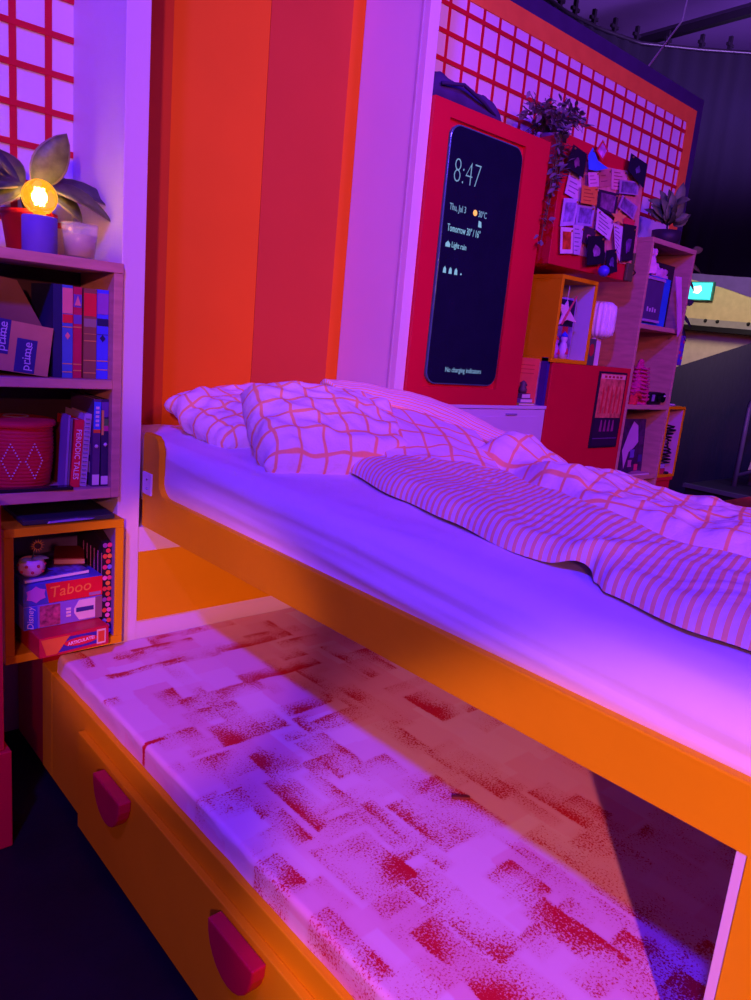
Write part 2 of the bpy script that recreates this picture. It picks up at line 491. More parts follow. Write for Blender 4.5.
# stains that run over the side
patches.append((0.765, 1.59, 0, 0.055, 0.011, 1.4, 0)); patches.append((0.77, 1.83, 0, 0.03, 0.03, 0.7, 1)); patches.append((0.76, 1.02, 1, .06, .05, .8, 1))
patches.append((0.76, 1.28, 1, .05, .05, .6, 1)); patches.append((0.755, 0.80, 1, .10, .05, .7, 1)); patches.append((0.755, 1.45, 1, .03, .04, .45, 1))
NX, NY = 190, 340
rad = 0.013
prof = []     # cross-section (x, z), near side up and over to far side
zb, zt_ = 0.395, 0.457
for k in range(8): prof.append((X0, zb + (zt_ - rad - zb) * k / 8))
for k in range(7):
    a = math.pi / 2 * k / 6
    prof.append((X0 + rad - rad * math.cos(a), zt_ - rad + rad * math.sin(a)))
for k in range(1, NX): prof.append((X0 + rad + (X1 - X0 - 2 * rad) * k / NX, zt_))
prof += [(X1 - rad * 0.3, zt_ - rad * 0.3), (X1, zt_ - rad), (X1, zb)]
vs = []; dens = []; tone = []
cells = {}
for j in range(NY + 1):
    y = Y0 + (Y1 - Y0) * j / NY
    ey = min(y - Y0, Y1 - y)
    for k, (x, z) in enumerate(prof):
        zz = z
        if ey < rad: zz = zb + (z - zb) * (1 - 0.35 * (1 - ey / rad) ** 2)
        zz += 0.003 * noise.noise((x * 4, y * 4, 0.3)) * (1 if z > zt_ - 0.01 else 0)
        xx = x + (0.003 * noise.noise((y * 9, z * 20, 2)) if k < 9 else 0)
        vs.append((xx, y, zz))
        d = 0
        # small warp so printed blocks are not ruler-straight
        wx = x + 0.006 * noise.noise((x * 12, y * 12, 5)) - (zt_ - z) * (1 if k < 14 else 0) * 0.6
        wy = y + 0.006 * noise.noise((x * 12, y * 12, 9))
        for (cx, cy_, o_, hl, hw, st, gr) in patches:
            u, v = (wx - cx, wy - cy_) if o_ == 0 else (wy - cy_, wx - cx)
            if abs(u) < hl and abs(v) < hw:
                e = min(1, (hl - abs(u)) / 0.012, (hw - abs(v)) / 0.008)
                g = 1.0 if gr == 0 else 0.48 + 0.60 * (0.5 + 0.5 * gr * v / hw) ** 1.4
                g *= 0.65 + 0.5 * noise.noise((u * 14 + cx * 31, v * 10 + cy_ * 17, 1))
                d = max(d, st * e * g)
        dens.append(max(0, min(1, d)))
        bi = (math.floor(wx / 0.105), math.floor((wy + 0.05 * (math.floor(wx / 0.105) % 2)) / 0.17))
        if bi not in cells: cells[bi] = random.random()
        tone.append(cells[bi])
n = len(prof)
fs = [(j * n + k, j * n + k + 1, (j + 1) * n + k + 1, (j + 1) * n + k) for j in range(NY) for k in range(n - 1)]
fs.append(tuple(range(n))); fs.append(tuple(range(NY * n, NY * n + n))[::-1])
me = bpy.data.meshes.new('lower_mattress')
me.from_pydata(vs, [], fs)
at1 = me.attributes.new('ink', 'FLOAT', 'POINT'); at1.data.foreach_set('value', dens)
at2 = me.attributes.new('block', 'FLOAT', 'POINT'); at2.data.foreach_set('value', tone)
for p in me.polygons: p.use_smooth = len(p.vertices) == 4
mt, nt, b = nm('block_print_cover')
a_ = nt.nodes.new('ShaderNodeAttribute'); a_.attribute_name = 'ink'
a2 = nt.nodes.new('ShaderNodeAttribute'); a2.attribute_name = 'block'
tc = nt.nodes.new('ShaderNodeTexCoord')
n1 = nt.nodes.new('ShaderNodeTexNoise'); n1.inputs['Scale'].default_value = 210; n1.inputs['Detail'].default_value = 3; n1.inputs['Roughness'].default_value = 0.65
nt.links.new(tc.outputs['Object'], n1.inputs['Vector'])
ma = nt.nodes.new('ShaderNodeMath'); ma.operation = 'MULTIPLY_ADD'; ma.inputs[1].default_value = 0.72; ma.inputs[2].default_value = -0.62
nt.links.new(a_.outputs['Fac'], ma.inputs[0])
ad = nt.nodes.new('ShaderNodeMath'); ad.operation = 'ADD'
nt.links.new(ma.outputs[0], ad.inputs[0]); nt.links.new(n1.outputs['Fac'], ad.inputs[1])
mr = nt.nodes.new('ShaderNodeMapRange'); mr.inputs['From Min'].default_value = 0.10; mr.inputs['From Max'].default_value = 0.26
nt.links.new(ad.outputs[0], mr.inputs['Value'])
# light wash of ink inside each block
ws = nt.nodes.new('ShaderNodeMath'); ws.operation = 'MULTIPLY'; ws.inputs[1].default_value = 0.42
nt.links.new(a_.outputs['Fac'], ws.inputs[0])
mx0 = nt.nodes.new('ShaderNodeMath'); mx0.operation = 'MAXIMUM'
nt.links.new(mr.outputs[0], mx0.inputs[0]); nt.links.new(ws.outputs[0], mx0.inputs[1])
cr = nt.nodes.new('ShaderNodeValToRGB')
cr.color_ramp.elements[0].color = lin((240, 184, 202)) + (1,); cr.color_ramp.elements[1].color = lin((246, 222, 232)) + (1,)
nt.links.new(a2.outputs['Fac'], cr.inputs[0])
mx = nt.nodes.new('ShaderNodeMix'); mx.data_type = 'RGBA'
nt.links.new(mx0.outputs[0], mx.inputs['Factor']); nt.links.new(cr.outputs[0], mx.inputs['A'])
mx.inputs['B'].default_value = lin((206, 14, 40)) + (1,)
nt.links.new(mx.outputs['Result'], b.inputs['Base Color']); b.inputs['Roughness'].default_value = 0.6
me.materials.append(mt)
lm = bpy.data.objects.new('lower_mattress', me); COL.objects.link(lm)
tag(lm, 'thin lower mattress in a white cover block-printed with red patches', 'mattress')
p = at(461, 797, 'Z', 0.462)
tag(bx(-0.022, 0.022, -0.006, 0.006, 0, 0.006).build('pencil_stub', C('brown_wood', (120, 50, 40)), None, 0.002, loc=(p.x, p.y, 0.4585)), 'tiny brown stick lying on the red printed mattress', 'stick').rotation_euler = (0, 0, R(-38))

# =================================================================== UPPER BED
XR = 1.018
bed = thing('day_bed', 'orange upper bed frame with a raised head end set into the alcove', 'bed', (1.55, 1.2, 0))


def LB(mb):
    mb.v = [(a - 1.55, b_ - 1.2, c) for a, b_, c in mb.v]
    return mb


# side rail profile in (y, z)
poly = [(-0.25, 0.858), (2.214, 0.842), (2.214, 1.138), (2.205, 1.148), (2.135, 1.146), (2.112, 1.132), (2.102, 1.10), (2.102, 1.02)]
for k in range(1, 7):
    a = math.pi / 2 * k / 6
    poly.append((2.102 - 0.05 * (1 - math.cos(a)), 1.012 - 0.05 * math.sin(a)))
poly += [(-0.25, 0.957)]
LB(MB().prism(poly, 'X', XR, XR + 0.022)).build('side_rail', ORANGE, bed, 0.003)
LB(bx(2.05, 2.072, -0.25, 2.214, 0.85, 0.957)).build('side_rail', ORANGE, bed, 0.003)
for k in range(9):
    yk = 0.05 + k * 0.26
    LB(bx(XR + 0.024, 2.048, yk, yk + 0.07, 0.892, 0.91)).build('slat', PINE, bed)
LB(bx(XR + 0.022, 2.05, -0.25, -0.23, 0.86, 0.957)).build('foot_rail', ORANGE, bed, 0.003)
LB(bx(XR + 0.002, 2.05, 0.292, 0.306, 0.0, 0.857)).build('foot_board', WHITE, bed, 0.001)
LB(bx(XR, XR + 0.05, 0.246, 0.2915, 0.0, 0.857)).build('leg', ORANGE, bed, 0.002)
LB(bx(2.02, 2.07, 0.246, 0.2915, 0.0, 0.857)).build('leg', ORANGE, bed, 0.002)
LB(bx(XR + 0.03, 1.5, -0.2, 0.245, 0.0, 0.857)).build('under_bed_panel', WHITE, bed, 0.002)
br_ = LB(bx(1.0105, XR - 0.0005, 2.14, 2.20, 0.955, 1.025)).build('bracket', C('white_bracket', (225, 220, 230), 0.4), bed, 0.002)
for zq in (1.005, 0.975):
    LB(MB().ball((1.010, 2.165, zq), 0.004)).build('screw', METAL, br_)


# ---- upper mattress in a fitted sheet
def ztop(y):
    return 1.122 - 0.05 * max(0, min(1, (2.2 - y) / 1.9))


NY2 = 260
vs = []; fs = []
sec_n = None
for j in range(NY2 + 1):
    y = 2.555 - (2.555 + 0.22) * j / NY2
    zt = ztop(y)
    f_ = max(0, min(1, (2.2 - y) / 1.9))
    rd = 0.045 + 0.045 * f_
    sec = []
    xn = 1.043
    for k in range(16): sec.append((xn, 0.915 + (zt - rd - 0.915) * k / 16, 0))
    for k in range(13):
        a = math.pi / 2 * k / 12
        sec.append((xn + rd - rd * math.cos(a), zt - rd + rd * math.sin(a), 1))
    for k in range(1, 40): sec.append((xn + rd + (1.99 - xn - rd) * k / 39, zt, 2))
    sec += [(2.03, zt - 0.02, 3), (2.045, zt - 0.06, 3), (2.045, 0.915, 3)]
    sec_n = len(sec)
    for k, (x, z, t) in enumerate(sec):
        s_ = k / 28
        if t <= 1:
            # long sagging folds of the fitted sheet along the side
            amt = 0.010 * min(1, 2.0 * f_ + 0.15)
            wv = amt * (noise.noise((y * 0.9 + 3, z * 26 - y * 0.9, 1.7)) * 1.2 + 0.6 * noise.noise((y * 2.3, z * 50 - y * 2, 4)))
            x += wv - 0.004 * math.sin(math.pi * min(1, s_ * 1.8))
            if t == 1: z += 0.004 * noise.noise((y * 5, k * 0.3, 2))
        if t == 2:
            z += 0.006 * noise.noise((x * 7 + y * 2, y * 3, 1)) + 0.003 * noise.noise((x * 22 - y * 7, y * 9, 3))
        if j < 4: z -= (4 - j) ** 2 * 0.002 if t else 0
        vs.append((x, y, z))
for j in range(NY2):
    for k in range(sec_n - 1):
        fs.append((j * sec_n + k, (j + 1) * sec_n + k, (j + 1) * sec_n + k + 1, j * sec_n + k + 1))
fs.append(tuple(range(sec_n))); fs.append(tuple(range(NY2 * sec_n, NY2 * sec_n + sec_n))[::-1])
um = MB().add(vs, fs).build('upper_mattress', SHEET, None, 0, True)
tag(um, 'upper mattress in a white fitted sheet under the rumpled duvet', 'mattress')


# ---- printed cloth: white with orange lines in UV space
def cloth(name, per_u, wid_u, per_v=None, wid_v=None, ink=(255, 198, 132)):
    mt, nt, b = nm(name)
    uv = nt.nodes.new('ShaderNodeUVMap'); uv.uv_map = 'UVMap'
    sp = nt.nodes.new('ShaderNodeSeparateXYZ')
    nt.links.new(uv.outputs[0], sp.inputs[0])

    def band(out, per, wid):
        a = nt.nodes.new('ShaderNodeMath'); a.operation = 'PINGPONG'; a.inputs[1].default_value = per / 2
        nt.links.new(out, a.inputs[0])
        r = nt.nodes.new('ShaderNodeMapRange')
        r.inputs['From Min'].default_value = wid / 2 + per * 0.02; r.inputs['From Max'].default_value = wid / 2 - per * 0.02
        nt.links.new(a.outputs[0], r.inputs['Value'])
        return r.outputs[0]
    o1 = band(sp.outputs[0], per_u, wid_u)
    if per_v:
        o2 = band(sp.outputs[1], per_v, wid_v)
        mxm = nt.nodes.new('ShaderNodeMath'); mxm.operation = 'MAXIMUM'
        nt.links.new(o1, mxm.inputs[0]); nt.links.new(o2, mxm.inputs[1]); o1 = mxm.outputs[0]
    mx = nt.nodes.new('ShaderNodeMix'); mx.data_type = 'RGBA'
    mx.inputs['A'].default_value = lin((240, 232, 236)) + (1,); mx.inputs['B'].default_value = lin(ink) + (1,)
    nt.links.new(o1, mx.inputs['Factor']); nt.links.new(mx.outputs['Result'], b.inputs['Base Color'])
    b.inputs['Roughness'].default_value = 0.85; b.inputs['Specular IOR Level'].default_value = 0.15
    tc = nt.nodes.new('ShaderNodeTexCoord')
    n2 = nt.nodes.new('ShaderNodeTexNoise'); n2.inputs['Scale'].default_value = 38; n2.inputs['Detail'].default_value = 3
    nt.links.new(tc.outputs['Object'], n2.inputs['Vector'])
    bp = nt.nodes.new('ShaderNodeBump'); bp.inputs['Strength'].default_value = 0.35; bp.inputs['Distance'].default_value = 0.012
    nt.links.new(n2.outputs['Fac'], bp.inputs['Height']); nt.links.new(bp.outputs[0], b.inputs['Normal'])
    return mt


GRID = cloth('grid_cotton', 0.078, 0.010, 0.078, 0.010)
STRIPE = cloth('stripe_cotton', 0.021, 0.0095, ink=(255, 208, 148))


def pillow(name, label, W, H, T, loc, rot, seed, off=(0, 0)):
    nu, nv = 60, 44
    vs = []; uv = []; fs = []
    for side in (1, -1):
        for j in range(nv + 1):
            for i in range(nu + 1):
                u = -1 + 2 * i / nu; v = -1 + 2 * j / nv
                prof_ = ((1 - u ** 4) * (1 - v ** 4)) ** 0.55
                px = u * W / 2 * (1 - 0.07 * (1 - abs(v)) * 0 - 0.06 * (1 - v * v) * abs(u) ** 3)
                py = v * H / 2 * (1 - 0.06 * (1 - u * u) * abs(v) ** 3)
                nz = noise.noise((u * 2.2 + seed, v * 2.2, side * 1.0)) * 0.020 + noise.noise((u * 5 + v * 2 + seed, v * 5, side * 3.0)) * 0.014
                z = side * (T / 2 * prof_) + nz * min(1, prof_ * 2.5)
                rc_ = 1 - 0.10 * (u * u * v * v)
                px *= rc_; py *= rc_
                px += 0.010 * noise.noise((v * 4 + seed, u * 3, 7)); py += 0.010 * noise.noise((u * 4, v * 3 + seed, 9))
                vs.append((px, py, z)); uv.append((u * W / 2 + off[0], v * H / 2 + off[1]))
    n_ = (nu + 1) * (nv + 1)
    for s_ in (0, 1):
        for j in range(nv):
            for i in range(nu):
                a = s_ * n_ + j * (nu + 1) + i
                q = (a, a + 1, a + nu + 2, a + nu + 1)
                fs.append(q if s_ == 0 else q[::-1])
    me = bpy.data.meshes.new(name); me.from_pydata(vs, [], fs)
    uvset(me, uv)
    bm = bmesh.new(); bm.from_mesh(me); bmesh.ops.remove_doubles(bm, verts=bm.verts, dist=0.0004); bm.to_mesh(me); bm.free()
    for p in me.polygons: p.use_smooth = True
    me.materials.append(GRID)
    o = bpy.data.objects.new(name, me); COL.objects.link(o)
    o.location = loc; o.rotation_euler = rot
    return tag(o, label, 'pillow', 'checked pillows')


pillow('pillow', 'white pillow with orange check lying against the orange alcove wall', 0.60, 0.42, 0.15, (1.46, 2.24, 1.185), (R(14), R(-3), R(6)), 3.1, (0.02, 0.01))
pillow('pillow', 'front white pillow with orange check leaning over the other pillow', 0.54, 0.42, 0.19, (1.43, 1.80, 1.200), (R(27), R(2), R(-16)), 8.4, (0.0, 0.03))


# ---- duvet: one body with a striped face and the checked face turned over along the far side
def lerp_tab(tab, y):
    if y >= tab[0][0]: return tab[0][1]
    for (a, va), (b_, vb) in zip(tab, tab[1:]):
        if y >= b_:
            t = (a - y) / (a - b_)
            t = t * t * (3 - 2 * t)
            return va + (vb - va) * t
    return tab[-1][1]


NEAR = [(1.80, 1.47), (1.66, 1.385), (1.33, 1.305), (1.13, 1.275), (0.90, 1.225), (0.80, 1.235), (0.735, 1.255), (0.70, 1.225), (0.66, 1.195), (0.50, 1.165), (0.40, 1.18), (0.2, 1.2), (-0.2, 1.2)]
SPLIT = [(1.80, 1.60), (1.55, 1.72), (1.38, 1.78), (1.15, 1.68), (0.92, 1.60), (0.66, 1.56), (0.4, 1.58), (-0.2, 1.6)]
MOUNDS = [(1.92, 1.46, 0.12, 0.09, 0.075), (1.80, 1.12, 0.13, 0.13, 0.04), (1.74, 0.86, 0.13, 0.10, 0.012), (1.74, 0.62, 0.15, 0.13, 0.018), (1.9, 0.3, 0.2, 0.2, 0.02)]


def dz(x, y):
    xn = lerp_tab(NEAR, y); xs = lerp_tab(SPLIT, y)
    e = max(0, min(1, (x - xn) / 0.05))
    edge = math.sqrt(max(0, 1 - (1 - e) ** 2))
    h = 0.045 * edge
    t = max(0, min(1, (x - xn) / 0.30))
    h += 0.012 * t * t * (3 - 2 * t)
    f_ = max(0, min(1, (x - xn) / 0.08))
    h += f_ * (0.016 * noise.noise((x * 3 + 5, y * 4 - x * 3, 2)) + 0.008 * noise.noise((x * 9 - y * 8, y * 5, 6)) + 0.004 * noise.noise((x * 20, y * 16 + x * 12, 3)))
    # fold where the edge tucks back
    h += 0.022 * math.exp(-((y - 0.76 + (x - 1.25) * 0.35) / 0.035) ** 2) * math.exp(-((x - 1.27) / 0.12) ** 2)
    # crease between the striped and the turned-over checked part
    dx_ = x - xs
    h -= 0.030 * math.exp(-(dx_ / 0.025) ** 2)
    if dx_ > 0:
        g = min(1, dx_ / 0.06)
        h += 0.008 * math.sqrt(max(0, 1 - (1 - g) ** 2))
        for cx, cy_, sx, sy, a in MOUNDS:
            h += g * a * math.exp(-((x - cx) / sx) ** 2 - ((y - cy_) / sy) ** 2)
        h += g * (0.018 * noise.noise((x * 6, y * 6, 11)) + 0.014 * noise.noise((x * 14, y * 12, 12)) + 0.006 * noise.noise((x * 30, y * 26, 13)))
    # far edge rolls down again
    e2 = max(0, min(1, (2.09 - x) / 0.06))
    h *= math.sqrt(max(0, 1 - (1 - e2) ** 2))
    # head end rises towards the pillows and closes
    e3 = max(0, min(1, (1.83 - y) / 0.05))
    h *= math.sqrt(max(0, 1 - (1 - e3) ** 2))
    return h


NS, NT = 300, 150
vs = []; uv = []; fs = []; mi = []
for j in range(NS + 1):
    y = 1.83 - 2.03 * j / NS
    xn = lerp_tab(NEAR, y)
    for i in range(NT + 1):
        t = (i / NT) ** 1.25
        x = xn + (2.09 - xn) * t
        z = ztop(y) + 0.007 + max(0, dz(x, y))
        vs.append((x, y, z))
        uv.append((y + 0.012 * noise.noise((x * 5, y * 3, 20)) - 0.30 * (x - 1.3) + 0.03 * noise.noise((x * 1.5, y * 1.2, 8)), x + 0.02 * noise.noise((x * 3, y * 3, 30)), ))
n_ = NT + 1
for j in range(NS):
    for i in range(NT):
        fs.append((j * n_ + i, (j + 1) * n_ + i, (j + 1) * n_ + i + 1, j * n_ + i + 1))
        v = vs[j * n_ + i]
        mi.append(1 if v[0] > lerp_tab(SPLIT, v[1]) else 0)
me = bpy.data.meshes.new('duvet'); me.from_pydata(vs, [], fs)
uvset(me, uv)
me.materials.append(STRIPE); me.materials.append(GRID)
for p in me.polygons:
    p.use_smooth = True; p.material_index = mi[p.index]
dv = bpy.data.objects.new('duvet', me)
COL.objects.link(dv)
tag(dv, 'rumpled white duvet with orange stripes and a checked reverse on the upper bed', 'duvet')


def cloth_sheet(name, rows, mt, parent, seed, amp=0.012, su=1.0, nj=60, ni=30, uoff=0.0, ustripe=True):
    """a soft sheet through rows of control points (Catmull-Rom both ways)"""
    def cr_(p, t):
        k = min(int(t), len(p) - 2); f = t - k
        a = p[max(k - 1, 0)]; b_ = p[k]; c = p[k + 1]; d = p[min(k + 2, len(p) - 1)]
        return b_ + 0.5 * f * (c - a + f * (2 * a - 5 * b_ + 4 * c - d + f * (3 * (b_ - c) + d - a)))
    rows = [[Vector(q) for q in r] for r in rows]
    vs = []; uv = []; fs = []
    for j in range(nj + 1):
        tj = j / nj * (len(rows) - 1)
        for i in range(ni + 1):
            col = [cr_(r, i / ni * (len(r) - 1)) for r in rows]
            p = cr_(col, tj)
            p = p + Vector((0, 0.3, 1)) * (amp * noise.noise(p * 7 + Vector((seed, 0, 0))) + amp * 0.5 * noise.noise(p * 17 + Vector((seed, 4, 0))))
            vs.append(p)
    n_ = ni + 1
    lu = sum((vs[k * n_ + n_ // 2] - vs[(k + 1) * n_ + n_ // 2]).length for k in range(nj))
    lv = sum((vs[(nj // 2) * n_ + k] - vs[(nj // 2) * n_ + k + 1]).length for k in range(ni))
    for j in range(nj + 1):
        for i in range(ni + 1):
            a, b_ = j / nj * lu, i / ni * lv
            uv.append((b_ + uoff, a) if not ustripe else (a + uoff, b_))
    for j in range(nj):
        for i in range(ni):
            fs.append((j * n_ + i, (j + 1) * n_ + i, (j + 1) * n_ + i + 1, j * n_ + i + 1))
    me = bpy.data.meshes.new(name); me.from_pydata([tuple(v) for v in vs], [], fs)
    uvset(me, uv)
    me.materials.append(mt)
    for p in me.polygons: p.use_smooth = True
    o = bpy.data.objects.new(name, me); COL.objects.link(o); o.parent = parent
    md = o.modifiers.new('thickness', 'SOLIDIFY'); md.thickness = 0.02; md.offset = -1
    return o


# checked corner turned back beside the front pillow, and the striped roll behind it
cloth_sheet('turned_back_corner', [
    [(1.64, 1.98, 1.28), (1.56, 1.76, 1.25), (1.50, 1.62, 1.17), (1.46, 1.56, 1.14)],
    [(1.74, 1.93, 1.28), (1.67, 1.72, 1.235), (1.60, 1.58, 1.175), (1.55, 1.51, 1.14)],
    [(1.84, 1.82, 1.26), (1.77, 1.64, 1.215), (1.70, 1.52, 1.17), (1.65, 1.45, 1.14)],
    [(1.92, 1.68, 1.22), (1.86, 1.54, 1.19), (1.80, 1.44, 1.16), (1.76, 1.38, 1.14)]], GRID, dv, 2.0, 0.016)
cloth_sheet('rolled_hem', [
    [(1.66, 2.20, 1.16), (1.57, 2.04, 1.31), (1.57, 1.99, 1.325), (1.585, 1.94, 1.30)],
    [(1.80, 2.14, 1.16), (1.70, 2.00, 1.315), (1.69, 1.94, 1.32), (1.68, 1.88, 1.285)],
    [(1.92, 2.02, 1.15), (1.84, 1.90, 1.30), (1.82, 1.84, 1.30), (1.79, 1.78, 1.255)],
    [(2.00, 1.86, 1.14), (1.95, 1.76, 1.26), (1.92, 1.70, 1.26), (1.88, 1.64, 1.215)],
    [(2.06, 1.66, 1.13), (2.01, 1.58, 1.21), (1.98, 1.53, 1.21), (1.94, 1.49, 1.17)]], STRIPE, dv, 5.0, 0.010, ustripe=False)

# =================================================================== LEFT BAY: bookcase, crate and what stands in them
bc = thing('bookcase', 'pine bookcase with three shelves beside the white partition', 'bookcase', (0.6, 2.33, 0.945))
BX0, BX1, BYF, BYR = 0.24, 0.937, 2.2, 2.47


def LC(x0, x1, y0, y1, z0, z1):
    return bx(x0 - 0.6, x1 - 0.6, y0 - 2.33, y1 - 2.33, z0 - 0.945, z1 - 0.945)


LC(BX1 - 0.028, BX1, BYF, BYR, 0.945, 1.617).build('side_panel', PINE, bc, 0.002)
LC(BX0, BX0 + 0.028, BYF, BYR, 0.945, 1.617).build('side_panel', PINE, bc, 0.002)
LC(BX0, BX1, BYF - 0.002, BYR, 1.6175, 1.646).build('top_board', PINE, bc, 0.002)
LC(BX0 + 0.0285, BX1 - 0.0285, BYF, BYR, 1.279, 1.306).build('shelf', PINE, bc, 0.002)
LC(BX0 + 0.0285, BX1 - 0.0285, BYF, BYR, 0.945, 0.978).build('shelf', PINE, bc, 0.002)
LC(BX0 + 0.0285, BX1 - 0.0285, BYR - 0.008, BYR, 0.979, 1.278).build('back_panel', C('dark_back', (66, 46, 58), 0.7), bc)
LC(BX0 + 0.0285, BX1 - 0.0285, BYR - 0.008, BYR, 1.307, 1.617).build('back_panel', MATS['dark_back'], bc)


def book(name, label, x0, x1, z0, h, depth, mt, yf=2.235, tilt=0.0, group=None, bands=(), page=True, cat='book', emblem=None):
    t = thing(name, label, cat, ((x0 + x1) / 2, yf, z0 + abs(math.sin(tilt)) * (x1 - x0) / 2), (0, tilt, 0), group)
    wd = (x1 - x0)
    c = 0.0025 if wd > 0.012 else 0.001
    mb = MB().box(-wd / 2, -wd / 2 + c, 0.002, depth, 0, h).box(wd / 2 - c, wd / 2, 0.002, depth, 0, h).box(-wd / 2, wd / 2, 0, 0.003, 0, h)
    mb.build('cover', mt, t)
    if page:
        bx(-wd / 2 + c, wd / 2 - c, 0.003, depth - 0.004, 0.004, h - 0.004).build('pages', PAPER, t)
    for (a, b_, m_) in bands:
        bx(-wd / 2 + 0.0005, wd / 2 - 0.0005, -0.001, 0.0, a * h, b_ * h).build('spine_band', m_, t)
    if emblem:
        MB().prism([(0, 0.42 * h), (0.25 * wd, 0.46 * h), (0, 0.50 * h), (-0.25 * wd, 0.46 * h)], 'Y', -0.0016, -0.0005).build('emblem', emblem, t)
    return t


BLU = C('book_blue', (70, 110, 190)); CRM = C('book_crimson', (190, 30, 80)); TAN = C('book_tan', (140, 95, 75)); ROY = C('book_royal', (70, 80, 240))
NAV = C('book_navy', (34, 38, 90)); SAL = C('salmon_print', (230, 140, 140)); REDP = C('red_print', (225, 40, 60)); VIO = C('violet_print', (110, 80, 170)); YEL = C('yellow_print', (238, 190, 90))
G1 = 'hardback books on the upper shelf'
book('hardback_book', 'dark navy hardback between the cardboard box and the blue book', 0.748, 0.772, 1.3065, 0.262, 0.19, NAV, group=G1)
book('hardback_book', 'light blue hardback with a pink patterned spine top', 0.7735, 0.803, 1.3065, 0.262, 0.19, BLU, group=G1, bands=((.70, .97, SAL), (.60, .69, REDP), (.55, .56, GOLD), (.15, .16, GOLD), (.06, .07, GOLD)), emblem=SAL)
book('hardback_book', 'crimson hardback with a small triangle on its spine', 0.8045, 0.829, 1.3065, 0.260, 0.19, CRM, group=G1, bands=((.78, .92, VIO), (.60, .70, VIO), (.56, .57, GOLD), (.08, .09, GOLD), (.15, .16, GOLD)), emblem=None)
book('hardback_book', 'brown hardback with a red patch on its spine', 0.8345, 0.872, 1.3065, 0.259, 0.19, TAN, group=G1, bands=((.70, .95, REDP), (.58, .67, C('spine_grey', (150, 130, 130))), (.5, .505, GOLD), (.42, .43, GOLD), (.20, .21, GOLD), (.06, .07, GOLD)))
book('hardback_book', 'royal blue hardback at the right end of the upper shelf', 0.8735, 0.9075, 1.3065, 0.260, 0.19, ROY, group=G1, bands=((.73, .96, C('spine_floral', (150, 90, 190))), (.6, .68, NAV), (.5, .505, NAV), (.2, .21, GOLD), (.1, .11, GOLD)), emblem=NAV)
tb = [o for o in COL.objects if o.get('label', '').startswith('crimson')][0]
MB().prism([(-0.009, 0.208), (0.009, 0.208), (0, 0.236)], 'Y', -0.0025, -0.001).build('triangle_mark', SAL, tb)

# open cardboard box, tipped
box = thing('cardboard_box', 'tipped open cardboard parcel box with blue printed tape on the upper shelf', 'box', (0.729, 2.225, 1.3075), (0, R(7), 0))
bw, bd, bh = 0.30, 0.19, 0.138
bx(-bw, 0, 0, 0.004, 0, bh).build('front_side', CARD, box)
bx(-bw, 0, bd - 0.004, bd, 0, bh).build('back_side', CARD, box)
bx(-0.004, 0, 0.004, bd - 0.004, 0, bh).build('end_side', CARD, box)
bx(-bw, -bw + 0.004, 0.004, bd - 0.004, 0, bh).build('end_side', CARD, box)
bx(-bw + 0.004, -0.004, 0.004, bd - 0.004, 0.0, 0.004).build('bottom', CARD, box)
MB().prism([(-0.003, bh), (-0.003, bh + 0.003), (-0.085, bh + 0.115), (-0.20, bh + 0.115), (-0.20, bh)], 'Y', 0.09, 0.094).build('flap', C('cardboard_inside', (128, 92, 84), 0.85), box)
TAPE = C('blue_tape', (52, 52, 120), 0.4); TXT = C('pale_print', (196, 190, 225), 0.5)
bx(-0.092, -0.038, -0.001, 0.0, 0.002, 0.095).build('tape_label', TAPE, box)
bx(-0.155, -0.112, -0.001, 0.0, 0.045, bh).build('tape_label', TAPE, box)
bx(-0.155, -0.112, 0.0, 0.06, bh, bh + 0.001).build('tape_label', TAPE, box)
text('lettering', 'prime', 0.034, (-0.062, -0.0012, 0.048), TXT, box, R(-90))
text('lettering', 'prime', 0.034, (-0.131, -0.0012, 0.092), TXT, box, R(-90))
for cx, cz in ((-0.048, 0.052), (-0.118, 0.096)):
    MB().tube([(cx - 0.003 - 0.004 * math.sin(k * math.pi / 8), -0.0012, cz - 0.024 + 0.048 * k / 8) for k in range(9)], 0.0014, 5).build('smile_mark', TXT, box)

# coiled basket
bk = thing('woven_basket', 'red coiled basket with white dotted diamonds and a lid', 'basket', (0.672, 2.325, 0.979))
prof = []
for k in range(17):
    z = 0.008 + k * 0.0105
    r_ = 0.092 + 0.010 * math.sin(math.pi * min(1, k / 22))
    prof += [(r_ - 0.002, z - 0.0035), (r_ + 0.0015, z), (r_ - 0.002, z + 0.0035)]
MB().lathe([(0.06, 0.0)] + prof, 40).build('body', C('basket_red', (205, 28, 56), 0.7), bk, 0, True)
lid = [(0.0998, 0.178), (0.108, 0.182), (0.109, 0.190), (0.104, 0.197), (0.085, 0.200), (0.05, 0.203), (0.0, 0.204)]
lo = MB().lathe(lid, 40).build('lid', MATS['basket_red'], bk, 0, True)
MB().lathe([(0.03, 0.2035), (0.034, 0.206), (0.036, 0.2035)], 24, cap=False).build('knob_ring', C('silver_thread', (190, 180, 200)), lo, 0, True)
DOT = C('white_stitch', (220, 200, 215))
for ca in (-0.42, -1.05, 0.2):
    mb = MB()
    for k in range(24):
        t = k / 24 * 4
        e = int(t); f = t - e
        c = [(0, 1), (1, 0), (0, -1), (-1, 0)]
        u = c[e][0] * (1 - f) + c[(e + 1) % 4][0] * f; v = c[e][1] * (1 - f) + c[(e + 1) % 4][1] * f
        a = -math.pi / 2 + ca + u * 0.24
        mb.ball((0.1035 * math.cos(a), 0.1035 * math.sin(a), 0.085 + v * 0.05), 0.0026, 1, 6)
    mb.build('stitched_diamond', DOT, bk)['kind'] = 'stuff'

